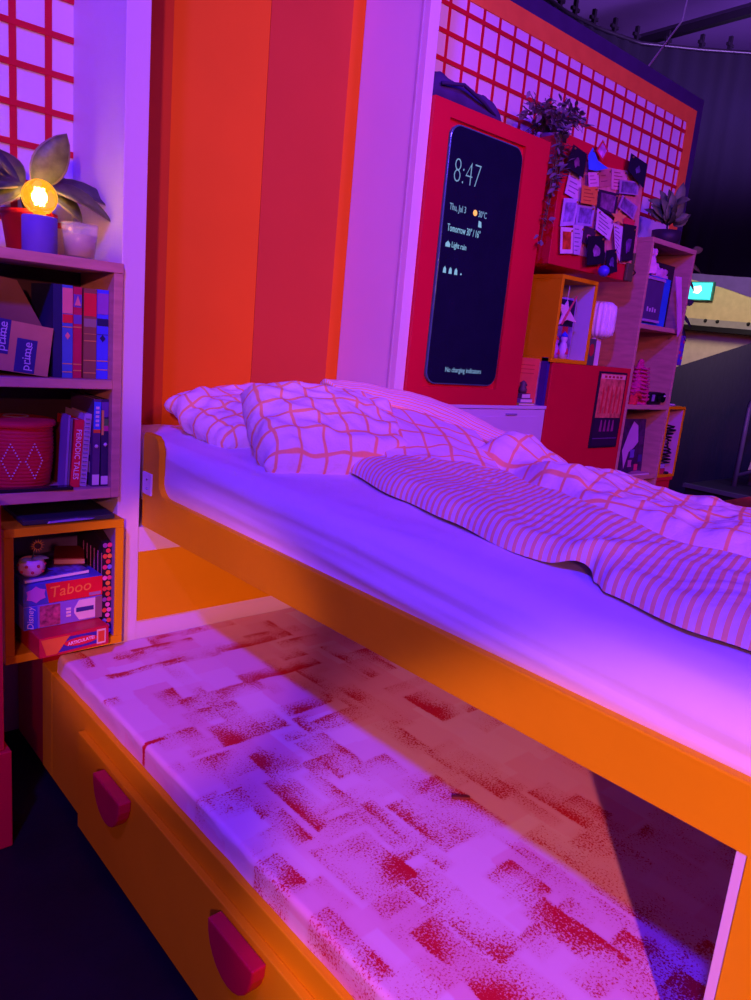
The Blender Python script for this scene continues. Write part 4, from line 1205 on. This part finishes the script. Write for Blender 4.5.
paper('photo', 'dark photo with a pale loop hanging at the bottom centre', 'photo', [(175, 662), (278, 662), (278, 835), (168, 845)], (28, 20, 40), 0.45, (150, 100, 160))
paper('photo', 'black strip photo beside the blue ball ornament', 'photo', [(290, 752), (352, 745), (358, 885), (290, 905)], (30, 22, 46), 0.5, (90, 70, 140))
paper('diamond_card', 'pink diamond card with a red edge sticking up over the board', 'card', [(268, 60), (302, 130), (266, 197), (224, 130)], (222, 36, 70), 0.72, (210, 130, 210))
paper('paper_bird', 'bright blue folded paper bird at the top of the board', 'paper bird', [(205, 108), (236, 190), (302, 240), (225, 256), (180, 246), (175, 160)], (64, 128, 245))
ctr = (368, 545)
paper('paper_star', 'orange paper star right of centre', 'paper star', [(ctr[0] + (52 if k % 2 == 0 else 24) * math.cos(R(-80 + 36 * k)), ctr[1] + (52 if k % 2 == 0 else 24) * math.sin(R(-80 + 36 * k))) for k in range(10)], (246, 176, 96))
bp_ = at(*pin(262, 882), 'Y', YR - 0.06)
bo = thing('ball_ornament', 'small blue ball ornament hanging under the pinboard photos', 'ornament', (bp_.x, YR - 0.07, bp_.z))
MB().ball((0, 0, 0), 0.028, 1, 18).build('ball', C('blue_ball', (80, 70, 220), 0.3), bo, 0, True)
MB().tube([(0, 0, 0.026), (0.005, 0.012, 0.09)], 0.0015, 5).build('string', DARK, bo)
gp = at(*pin(440, 890), 'Y', YR - 0.02)
gh = thing('green_tag', 'olive green tag with a cable at the bottom right of the pinboard', 'tag', (gp.x, YR - 0.012, gp.z))
bx(-0.033, 0.03, -0.008, 0.008, -0.045, 0.045).build('tag', C('olive', (96, 104, 62)), gh, 0.004)
bx(0.018, 0.03, -0.008, 0.008, 0.045, 0.10).build('stub', MATS['olive'], gh, 0.003)
MB().tube([(0.03, 0, 0.02), (0.08, 0.01, 0.008), (0.14, 0.06, 0.0)], 0.004, 6).build('cable', DARK, gh, 0, True)

# trailing plant over the gap between display case and pinboard
random.seed(21)
hp = thing('trailing_plant', 'trailing small-leaved plant hanging between the phone case and the pinboard', 'plant', (3.13, 2.40, 2.481))
MB().lathe([(0, 0), (0.045, 0), (0.055, 0.04), (0.058, 0.05), (0.05, 0.05), (0, 0.045)], 24).build('pot', C('plant_pot', (120, 90, 130)), hp, 0, True)
stems = MB(); lv = MB()
ends = []
for k in range(30):
    a = random.uniform(0, math.pi * 2)
    ends.append([Vector((0, 0, 0.05)), Vector((0.09 * math.cos(a), 0.07 * math.sin(a), 0.11 + random.uniform(0, 0.08))), Vector((0.20 * math.cos(a), 0.13 * math.sin(a), 0.05 + random.uniform(0.0, 0.14)))])
for dx_, zl in ((-0.20, -0.28), (-0.225, -0.42), (-0.19, -0.18), (-0.24, -0.50), (-0.215, -0.33), (-0.18, -0.24)):
    ends.append([Vector((0, 0, 0.05)), Vector((dx_ * 0.9, -0.16, 0.08)), Vector((dx_, -0.215, 0.0)), Vector((dx_ - 0.005, -0.215, zl * 0.5)), Vector((dx_ - 0.02, -0.215, zl))])
for st in ends:
    stems.tube(st, 0.002, 5)
    tot = len(st) - 1
    for q in range(10 + 9 * (tot - 1)):
        t = random.uniform(0.3, tot) if tot < 3 else random.uniform(0.6, tot)
        k = min(int(t), tot - 1)
        p = st[k].lerp(st[k + 1], t - k) + Vector([random.uniform(-0.02, 0.02) for _ in range(3)])
        d_ = Vector((random.uniform(-1, 1), random.uniform(-1, 0.3), random.uniform(-0.5, 0.7)))
        lv.leaf(p, d_, (0.1, -0.6, 0.8), random.uniform(0.028, 0.046), random.uniform(0.018, 0.028), 0.2, 0.15, 3)
stems.build('stems', LEAF, hp)['kind'] = 'stuff'
lv.build('foliage', C('grey_leaf', (118, 112, 120), 0.5, var=0.3, scale=30), hp, 0, True)['kind'] = 'stuff'

# red cabinet with poster, crate and small things on it
rcab = thing('red_cabinet', 'red cabinet with a framed poster between white cabinet and shelf tower', 'cabinet', (3.466, YR, 0))
bx(3.113 - 3.466, 3.855 - 3.466, 0, 0.41, 0, 1.4675).build('body', RED, rcab, 0.003)
po = thing('framed_poster', 'framed poster with a pink orange picture above a dark band on the red cabinet', 'poster', (3.672, YR - 0.009, 1.03))
bx(-0.137, 0.137, 0, 0.0085, 0, 0.413).build('frame', C('poster_frame', (40, 26, 50), 0.4), po, 0.002)
bx(-0.125, 0.125, -0.001, 0.0, 0.165, 0.402).build('picture', C('poster_coral', (246, 120, 96), 0.5, var=0.5, scale=26), po)
bx(-0.12, 0.12, -0.0016, -0.001, 0.375, 0.397).build('title_band', C('poster_pale', (246, 190, 180)), po)
for q in range(5):
    bx(-0.09 + q * 0.038, -0.066 + q * 0.038, -0.0022, -0.0016, 0.380, 0.392).build('title_mark', C('poster_ink', (190, 50, 60)), po)
for k in range(5):
    MB().prism([(-0.09 + k * 0.042, 0.19), (-0.075 + k * 0.042, 0.19), (-0.07 + k * 0.042, 0.30 + 0.03 * (k % 2)), (-0.085 + k * 0.042, 0.34)], 'Y', -0.0016, -0.001).build('figure_shape', C('poster_red', (222, 60, 60)), po)
bx(-0.125, 0.125, -0.001, 0.0, 0.012, 0.16).build('dark_band', C('poster_dark', (50, 24, 60), 0.5), po)
for k in range(4):
    MB().prism([(-0.07 + k * 0.04, 0.09), (-0.045 + k * 0.04, 0.09), (-0.05 + k * 0.04, 0.15), (-0.062 + k * 0.04, 0.155)], 'Y', -0.0016, -0.001).build('figure_shape', C('poster_mauve', (150, 60, 120)), po)
bx(-0.12, 0.12, -0.0016, -0.001, 0.05, 0.055).build('line', C('poster_line', (110, 70, 130)), po)

oc = thing('crate', 'orange box crate with a paper star and figures on the red cabinet', 'crate', (3.245, YR - 0.005, 1.468))
crate(oc, 0.312, 0.415, 0.40, 0.02, ORANGE, LAV)
pfm = thing('night_picture', 'dark picture with a violet border standing in the right-bay crate', 'picture', (3.215, YR + 0.06, 1.4885))
bx(-0.115, 0.115, 0, 0.012, 0, 0.30).build('border', C('frame_violet', (170, 130, 220)), pfm, 0.002)
bx(-0.105, 0.105, -0.001, 0.0, 0.16, 0.29).build('night_sky', C('night', (26, 22, 70)), pfm)
bx(-0.105, 0.105, -0.001, 0.0, 0.01, 0.159).build('lower_picture', C('pic_mauve', (130, 100, 170), 0.5, var=0.5, scale=22), pfm)
bx(0.02, 0.07, -0.0015, -0.001, 0.08, 0.159).build('red_patch', C('pic_red', (190, 40, 60)), pfm)
so = thing('hanging_star', 'white folded paper star hanging in the right-bay crate', 'paper star', (3.205, YR + 0.03, 1.70))
star = [(-0.075, 0.055), (-0.02, 0.045), (0.0, 0.07), (0.02, 0.03), (0.10, -0.03), (0.015, -0.02), (-0.05, -0.05), (-0.03, 0.0)]
MB().prism(star, 'Y', -0.004, 0.004).build('fold', C('star_pink', (236, 200, 226)), so, 0.001)
MB().prism([(-0.04, -0.045), (0.06, 0.10), (0.066, 0.095), (-0.03, -0.05)], 'Y', -0.010, -0.005).build('ridge', C('star_edge', (214, 90, 110)), so)
MB().tube([(0, 0, 0.05), (0.0, 0.0, 0.14)], 0.0015, 5).build('string', PAPER, so)
for k, (xx, rgb, h, lab) in enumerate(((3.145, (190, 110, 200), 0.10, 'pink figurine at the left of the right-bay crate'), (3.215, (214, 190, 226), 0.12, 'white figurine with a blue cap in the right-bay crate'))):
    fg = thing('figurine', lab, 'figurine', (xx, YR + 0.025, 1.4885), group='figurines in the right-bay crate')
    MB().lathe([(0, 0), (0.022, 0), (0.026, h * 0.3), (0.016, h * 0.62), (0.011, h * 0.68), (0.017, h * 0.8), (0.014, h * 0.93), (0, h)], 18).build('body', C('figurine%d' % k, rgb), fg, 0, True)
    MB().lathe([(0.018, h * 0.9), (0.014, h * 1.0), (0, h * 1.12)], 16).build('cap', C('cap%d' % k, ((220, 60, 80), (50, 70, 240))[k]), fg, 0, True)
    MB().prism([(-0.012, h * 0.2), (0.012, h * 0.2), (0, h * 0.45)], 'Y', -0.028, -0.022).build('badge', C('badge', (220, 60, 90)), fg)
sc_ = thing('emblem_card', 'small green frame with a red emblem leaning on the orange crate', 'picture', (3.425, YR - 0.003, 1.468), (0, 0, 0))
bx(-0.038, 0.04, 0, 0.012, 0, 0.135).build('frame', C('frame_green', (84, 92, 90)), sc_, 0.002)
MB().prism([(0.003 + 0.022 * math.cos(k * math.pi / 10), 0.078 + 0.032 * math.sin(k * math.pi / 10)) for k in range(20)], 'Y', -0.002, 0.0).build('emblem', C('emblem_red', (190, 40, 60)), sc_)
# pleated paper lantern
ln_ = thing('paper_lantern', 'white pleated paper lantern standing on the red cabinet', 'lantern', (3.585, 2.27, 1.468))
prof = []
N = 72
vs = []; fs = []
lprof = [(0.25, 0.0), (0.62, 0.003), (0.94, 0.02), (1.0, 0.045), (1.0, 0.145), (0.94, 0.170), (0.62, 0.187), (0.25, 0.19)]
for j in range(N):
    a = 2 * math.pi * j / N
    r_ = 0.072 * (1 + 0.09 * math.cos(a * 18))
    for f_, z in lprof:
        vs.append((r_ * f_ * math.cos(a), r_ * f_ * math.sin(a), 0.145 + z))
k_ = len(lprof)
for j in range(N):
    for i in range(k_ - 1):
        fs.append((j * k_ + i, ((j + 1) % N) * k_ + i, ((j + 1) % N) * k_ + i + 1, j * k_ + i + 1))
MB().add(vs, fs).build('shade', C('lantern_paper', (244, 236, 246), 0.7), ln_, 0, True, solid=0.001)
MB().box(-0.04, 0.02, -0.012, 0.012, 0, 0.15).build('stand', C('lantern_stand', (232, 214, 232), 0.6), ln_, 0.002)

# books on the white cabinet
ob = thing('large_book', 'large orange red book standing on the white cabinet beside the display case', 'book', (3.005, 2.262, 1.2525))
bx(-0.10, 0.085, 0, 0.006, 0, 0.225).build('front_cover', C('coral_cover', (240, 96, 80), 0.5), ob)
bx(-0.10, 0.085, 0.024, 0.03, 0, 0.225).build('back_cover', MATS['coral_cover'], ob)
bx(-0.10, 0.084, 0.006, 0.024, 0.004, 0.221).build('pages', PAPER, ob)
bx(0.0855, 0.10, 0, 0.03, 0, 0.225).build('spine', C('pale_spine', (236, 190, 190)), ob)
for k in range(3):
    bx(-0.08, 0.05, -0.001, 0, 0.15 + k * 0.02, 0.154 + k * 0.02).build('title_line', C('coral_dark', (210, 70, 60)), ob)
vb = thing('thin_book', 'thin dark violet book beside the large orange red book', 'book', (3.098, 2.212, 1.2525))
bx(-0.009, 0.009, 0, 0.04, 0, 0.235).build('cover', C('violet_cover', (56, 40, 130)), vb, 0.001)
bx(-0.007, 0.007, 0.003, 0.041, 0.003, 0.2355).build('pages', PAPER, vb)
for k, (rgb, h, lab) in enumerate((((180, 190, 70), 0.012, 'flat lime green book at the bottom of the small stack on the white cabinet'), ((120, 80, 150), 0.02, 'violet book in the middle of the small stack on the white cabinet'), ((90, 60, 90), 0.024, 'dark plum book on top of the small stack on the white cabinet'))):
    sb = thing('small_book', lab, 'book', (2.955 - 0.008 * k, 2.228, 1.2525 + (0, 0.0125, 0.033)[k]), (0, 0, R(4 * k)), group='small stack of books on the white cabinet')
    ww = 0.062 - 0.01 * k
    bx(-ww, ww, -0.022, 0.024, 0, h).build('cover', C('stack%d' % k, rgb), sb, 0.001)
    bx(-ww + 0.003, ww - 0.003, -0.0226, 0.022, 0.003, h - 0.003).build('pages', PAPER, sb)
ty = thing('toy_figure', 'tiny dark toy perched on the small stack of books', 'toy', (2.935, 2.226, 1.310))
MB().lathe([(0, 0), (0.018, 0), (0.022, 0.02), (0.012, 0.035), (0.016, 0.05), (0, 0.062)], 14).build('body', C('toy_dark', (90, 70, 80)), ty, 0, True)
MB().ball((0.016, -0.004, 0.04), 0.007, 1, 8).build('arm', C('toy_dark', (90, 70, 80)), ty, 0, True)

# shelf tower
TX0, TX1 = 3.860, 4.366
tw = thing('shelf_tower', 'tall pine shelf tower of open cubes at the right end of the wall', 'shelf', ((TX0 + TX1) / 2, YR, 0))


def LT(x0, x1, y0, y1, z0, z1):
    c = (TX0 + TX1) / 2
    return bx(x0 - c, x1 - c, y0 - YR, y1 - YR, z0, z1)


LT(TX0, TX0 + 0.022, YR, 2.6, 0, 2.145).build('side_panel', PINE, tw, 0.002)
LT(TX1 - 0.022, TX1, YR, 2.6, 0, 2.145).build('side_panel', PINE, tw, 0.002)
LT(TX0, TX1, YR - 0.002, 2.6, 2.1455, 2.172).build('top_board', PINE, tw, 0.002)
for z in (1.692, 1.242, 0.818, 0.40):
    LT(TX0 + 0.0225, TX1 - 0.0225, YR, 2.595, z, z + 0.026).build('shelf', PINE, tw, 0.002)
LT(TX0 + 0.0225, TX1 - 0.0225, 2.588, 2.6, 0, 2.145).build('back_panel', PINE, tw)

# top cube: blue box, speaker, pink cloth, dark panel
bb = thing('gift_box', 'bright blue box with a dark square panel in the top tower cube', 'box', (4.04, YR + 0.025, 1.7185), (0, 0, R(2)))
bx(-0.15, 0.15, 0, 0.065, 0, 0.265).build('box', C('bright_blue', (40, 116, 235), 0.4), bb, 0.003)
bx(-0.155, 0.045, -0.014, -0.0005, 0.015, 0.255).build('grey_panel', C('grey_violet_panel', (92, 70, 120), 0.5), bb, 0.003)
bx(-0.155, 0.045, -0.020, -0.0145, 0.24, 0.255).build('panel_rim', C('rim_lilac', (190, 150, 210)), bb)
bx(-0.155, 0.045, -0.020, -0.0145, 0.015, 0.028).build('panel_rim', MATS['rim_lilac'], bb)
for q in range(4):
    bx(-0.115 + q * 0.03, -0.10 + q * 0.03, -0.0152, -0.0141, 0.07, 0.095 - 0.006 * (q % 2)).build('panel_mark', C('panel_ink', (210, 180, 220)), bb)
dp = thing('dark_panel', 'dark framed panel standing at the back of the top tower cube', 'picture', (4.205, 2.30, 1.7185))
bx(-0.135, 0.135, 0, 0.02, 0, 0.36).build('panel', C('dark_navy_panel', (30, 22, 52), 0.4), dp, 0.003)
bx(-0.12, 0.12, -0.002, 0.0, 0.015, 0.345).build('glass', C('dark_glass', (20, 16, 40), 0.15), dp)


def softlump(name, mt, parent, r, sx, sy, sz, seed, rough=0.3, base=0.0, n=26):
    vs = []; fs = []
    for j in range(n + 1):
        th = math.pi * j / n
        for i in range(n * 2):
            a = math.pi * i / n
            d = Vector((math.sin(th) * math.cos(a), math.sin(th) * math.sin(a), math.cos(th)))
            k = r * (1 + rough * noise.noise(d * 1.8 + Vector((seed, 0, 0))) + rough * 0.5 * noise.noise(d * 4.5 + Vector((0, seed, 0))))
            vs.append((d.x * k * sx, d.y * k * sy, max(base, d.z * k * sz)))
    m2 = n * 2
    for j in range(n):
        for i in range(m2):
            fs.append((j * m2 + i, j * m2 + (i + 1) % m2, (j + 1) * m2 + (i + 1) % m2, (j + 1) * m2 + i))
    mb = MB().add(vs, fs)
    return mb.build(name, mt, parent, 0, True)


pkc = thing('pink_cloth', 'crumpled pink lilac cloth heaped on the blue box', 'cloth', (4.06, YR + 0.06, 1.984))
softlump('bundle', C('pink_cotton', (226, 150, 214), 0.85), pkc, 0.07, 1.6, 0.45, 0.9, 4.2, 0.5)
MB().add([(0.11, -0.06, 0.02), (0.16, -0.07, 0.02), (0.255, -0.075, -0.26), (0.215, -0.08, -0.31), (0.16, -0.07, -0.12)], [(0, 1, 2, 3, 4)]).build('hanging_end', MATS['pink_cotton'], pkc, solid=0.006)
pkb = thing('plush_toy', 'pale pink soft toy peeking over the left side of the top cube', 'soft toy', (3.905, YR + 0.02, 1.984))
softlump('body', C('pale_pink_plush', (236, 170, 216), 0.9), pkb, 0.06, 0.55, 0.7, 1.7, 1.1, 0.25)
for sx in (-0.012, 0.022):
    MB().ball((sx, -0.01, 0.115), 0.014, 1.6, 10).build('ear', MATS['pale_pink_plush'], pkb, 0, True)

# plant on top of the tower
random.seed(33)
tp = thing('bushy_plant', 'bushy green plant in a dark pot on top of the shelf tower', 'plant', (4.225, 2.33, 2.1725))
MB().lathe([(0, 0), (0.06, 0), (0.08, 0.04), (0.082, 0.09), (0.074, 0.09), (0, 0.08)], 22).build('pot', C('dark_pot', (50, 40, 58)), tp, 0, True)
for k in range(46):
    a = random.uniform(0, 2 * math.pi); e = random.uniform(0.1, 1.3)
    d_ = (math.cos(a) * math.cos(e), math.sin(a) * math.cos(e), math.sin(e) + 0.2)
    MB().leaf((0.03 * math.cos(a), 0.03 * math.sin(a), 0.12 + random.uniform(0, 0.12)), d_, (-0.5, -0.8, 0.35), random.uniform(0.08, 0.13), random.uniform(0.05, 0.07), 0.3, 0.2, 4).build('leaf', C('bush_leaf', (108, 138, 92), 0.5, var=0.3) if k % 3 else LEAF, tp, 0, True, solid=0.001)
MB().tube([(0, 0, 0.1), (0, 0, 0.25)], 0.006, 6).build('stem', LEAFD, tp)
vn = thing('leafy_vine', 'drooping vine with pale leaves at the right side of the shelf tower', 'plant', (4.395, 2.26, 2.172))
MB().tube([(-0.06, 0.02, 0.004), (0.02, 0.0, 0.01), (0.04, 0, -0.08), (0.035, 0, -0.25), (0.03, 0, -0.47)], 0.003, 6).build('stem', LEAF, vn, 0, True)
for z, d_, L_, m_ in ((0.0, (0.6, -0.3, 0.35), 0.09, LEAFV), (-0.07, (0.7, -0.4, -0.2), 0.10, LEAFV), (-0.15, (0.3, -0.5, -0.6), 0.09, LEAFV), (-0.30, (0.6, -0.3, 0.3), 0.09, LEAFD), (-0.36, (0.7, -0.4, -0.45), 0.12, LEAFD), (-0.42, (0.5, -0.4, -0.7), 0.12, LEAFD)):
    MB().leaf((0.035, 0, z), d_, (0, -0.8, 0.6), L_, L_ * 0.62, 0.2, 0.1, 5).build('leaf', m_, vn, 0, True, solid=0.001)
hs = thing('patterned_pouch', 'blue and pink patterned pouch hanging on the right of the shelf tower', 'pouch', (4.43, 2.24, 1.60))
bx(-0.045, 0.05, -0.012, 0.012, -0.09, 0.09).build('pouch', C('pouch_print', (110, 60, 190), 0.7, var=0.2), hs, 0.006)
for k in range(10):
    zz = -0.075 + 0.016 * k; xx = -0.028 + 0.03 * (k % 3)
    MB().prism([(xx + 0.010 * math.cos(a * math.pi / 5), zz + 0.010 * math.sin(a * math.pi / 5)) for a in range(10)], 'Y', -0.0135, -0.0121).build('print_spot', C('spot%d' % (k % 2), ((230, 50, 100), (60, 70, 220))[k % 2]), hs)
MB().tube([(-0.03, 0, 0.088), (-0.062, -0.01, 0.13)], 0.003, 6).build('loop', DARK, hs)

# middle cube: knitted thing, red cloth, controller
kn = thing('knitted_bag', 'magenta knitted drawstring bag in the middle tower cube', 'bag', (4.085, YR + 0.075, 1.2685))
softlump('bag', C('magenta_knit', (214, 40, 130), 0.9, bump=0.8, bscale=90), kn, 0.11, 0.75, 0.5, 2.1, 7.7, 0.25)
mb = MB()
for k in range(9):
    z = 0.03 + k * 0.022
    r_ = 0.088 * (1 - 0.35 * k / 9)
    MB().tube([(r_ * math.cos(a * math.pi / 8), 0.78 * r_ * math.sin(a * math.pi / 8), z + 0.005 * math.sin(a * 2)) for a in range(16)], 0.006, 6, True).build('knit_row', MATS['magenta_knit'], kn, 0, True)
MB().ball((0, 0, 0.235), 0.02, 1.3, 10).build('gathered_top', MATS['magenta_knit'], kn, 0, True)
rsx = thing('red_glove', 'red cloth glove lying in front of the knitted bag', 'glove', (3.975, YR + 0.03, 1.2685))
softlump('palm', C('glove_red', (220, 40, 60), 0.8), rsx, 0.036, 1.0, 0.8, 1.5, 9.0, 0.3)
for k in range(3):
    MB().tube([(-0.01 + k * 0.016, -0.005, 0.035), (0.01 + k * 0.02, -0.012, 0.06), (0.035 + k * 0.02, -0.015, 0.045 - 0.01 * k)], [0.011, 0.010, 0.006], 8).build('finger', MATS['glove_red'], rsx, 0, True)
gcn = thing('camera_toy', 'black camera with a round lens in the middle tower cube', 'camera', (4.245, YR + 0.03, 1.2685))
bx(-0.075, 0.065, 0, 0.05, 0, 0.075).build('body', DARK, gcn, 0.01)
bx(-0.05, -0.02, -0.002, 0.0, 0.02, 0.06).build('pale_panel', C('camera_panel', (150, 130, 180)), gcn)
MB().prism([(0.03 + 0.03 * math.cos(k * math.pi / 10), 0.045 + 0.03 * math.sin(k * math.pi / 10)) for k in range(20)], 'Y', -0.03, 0.0).build('lens', C('lens_black', (16, 14, 24), 0.2), gcn, 0.002)
MB().ball((0.038, -0.031, 0.055), 0.007, 1, 8).build('lens_glint', C('glint', (200, 180, 210)), gcn)
for k, (xx, rgb, lab) in enumerate(((4.295, (90, 60, 150), 'violet bead jar at the right of the middle tower cube'), (4.322, (140, 70, 130), 'mauve bead jar at the right of the middle tower cube'))):
    jr = thing('bead_jar', lab, 'jar', (xx, YR + 0.06, 1.2685), group='bead jars in the middle cube')
    MB().lathe([(0, 0), (0.018, 0), (0.02, 0.022), (0.014, 0.03)], 14).build('jar', C('jar%d' % k, rgb), jr, 0, True)
    MB().lathe([(0.016, 0.0305), (0.016, 0.038), (0, 0.04)], 14).build('lid', DARK, jr, 0, True)

# lower cube: magazines, cover art
Z3 = 0.8445
for k, (xx, h, rgb, lab) in enumerate(((3.955, 0.30, (30, 22, 40), 'black folder at the left of the lower tower cube'), (3.98, 0.31, (50, 40, 70), 'dark plum folder second from the left in the lower cube'), (4.005, 0.29, (26, 24, 36), 'narrow black folder behind the comic cover'))):
    bf = thing('folder', lab, 'folder', (xx, YR + 0.075, Z3), group='folders in the lower cube')
    bx(-0.011, 0.011, 0, 0.24, 0, h).build('cover', C('folder%d' % k, rgb, 0.5), bf, 0.002)
    bx(-0.006, 0.006, -0.001, 0.0, h * 0.6, h * 0.8).build('spine_label', C('spine_label', (130, 100, 150)), bf)
cm = thing('comic_print', 'comic style print of a pale veiled figure in the lower tower cube', 'print', (4.165, YR + 0.075, Z3), (R(-4), 0, R(-2)))
bx(-0.135, 0.125, 0, 0.006, 0, 0.33).build('board', C('comic_bg', (70, 40, 80), 0.5, var=0.6, scale=28), cm)
MB().prism([(-0.08, 0.03), (-0.11, 0.14), (-0.055, 0.25), (-0.01, 0.315), (0.04, 0.29), (0.055, 0.19), (0.02, 0.16), (-0.04, 0.13)], 'Y', -0.0015, -0.0001).build('veil_shape', C('comic_veil', (205, 150, 205)), cm)
for k, (ax_, az, s_, rgb) in enumerate(((0.0, 0.12, 0.035, (120, 90, 190)), (0.04, 0.08, 0.03, (60, 30, 70)), (-0.02, 0.06, 0.03, (190, 100, 160)), (0.085, 0.20, 0.035, (90, 40, 90)), (0.09, 0.09, 0.03, (70, 50, 130)), (0.05, 0.035, 0.028, (220, 60, 110)))):
    MB().prism([(ax_ + s_ * math.cos(a * math.pi / 4) * (1 if a % 2 else 0.6), az + s_ * math.sin(a * math.pi / 4) * (1 if a % 2 else 0.7)) for a in range(8)], 'Y', -0.0026 - 0.0002 * k, -0.0016).build('print_shape', C('comic%d' % k, rgb), cm)
mg = thing('magazine', 'pale magazine lying flat at the front of the lower tower cube', 'magazine', (4.12, YR + 0.045, Z3), (0, 0, R(-3)))
bx(-0.15, 0.14, -0.04, 0.05, 0, 0.012).build('cover', C('mag_rose', (206, 150, 170)), mg, 0.002)
bx(-0.148, 0.138, -0.0405, -0.0395, 0.003, 0.009).build('pages', PAPER, mg)
mg2 = thing('magazine', 'dark magazine with curled edge on the pale magazine', 'magazine', (4.03, YR + 0.05, Z3 + 0.0125), (0, R(-3), R(10)))
bx(-0.07, 0.06, -0.03, 0.035, 0.004, 0.010).build('cover', C('mag_dark', (70, 40, 90)), mg2, 0.002)

# narrow orange crate and red box at the right of the tower
nc = thing('crate', 'narrow orange crate with scribbled lining at the right of the shelf tower', 'crate', (4.477, YR, 0.818))
crate(nc, 0.215, 0.444, 0.36, 0.017, ORANGE, C('crate_lining', (222, 170, 200)))
sg = thing('wire_sculpture', 'black curly wire sculpture standing in the narrow orange crate', 'sculpture', (4.505, YR + 0.04, 0.8355))
random.seed(3)
pts = [(0.0, 0, 0.0)]
for k in range(60):
    t = k / 59
    pts.append((0.03 * math.sin(k * 1.15) + 0.012 * math.sin(k * 0.4), 0.02 * math.cos(k * 1.3), 0.06 + 0.25 * t))
MB().tube(pts, 0.0055, 6).build('wire', DARK, sg, 0, True)
MB().lathe([(0, 0), (0.035, 0), (0.035, 0.012), (0, 0.012)], 16).build('foot', DARK, sg)
pd = thing('paper_pad', 'small pad of violet and red paper in the narrow orange crate', 'paper pad', (4.435, YR + 0.05, 0.8355))
bx(-0.05, 0.055, -0.03, 0.05, 0, 0.035).build('red_block', C('pad_red', (190, 40, 80)), pd, 0.002)
bx(-0.048, 0.05, -0.028, 0.05, 0.0355, 0.06).build('paper_block', C('pad_lilac', (180, 160, 220)), pd, 0.002)
pj = thing('loose_papers', 'few papers lying on top of the narrow orange crate', 'papers', (4.44, YR + 0.08, 1.2625), (0, 0, R(8)))
bx(-0.06, 0.06, -0.06, 0.08, 0, 0.006).build('sheet', C('paper_grey', (150, 140, 170)), pj)
bx(-0.05, 0.065, -0.05, 0.07, 0.0065, 0.012).build('sheet', PAPER, pj)
rbx = thing('red_box', 'red box under the narrow orange crate', 'box', (4.465, YR, 0))
bx(-0.096, 0.095, 0.01, 0.38, 0, 0.795).build('body', RED, rbx, 0.003)
bx(-0.097, 0.105, 0.0, 0.385, 0.7955, 0.8175).build('lid', RED, rbx, 0.003)
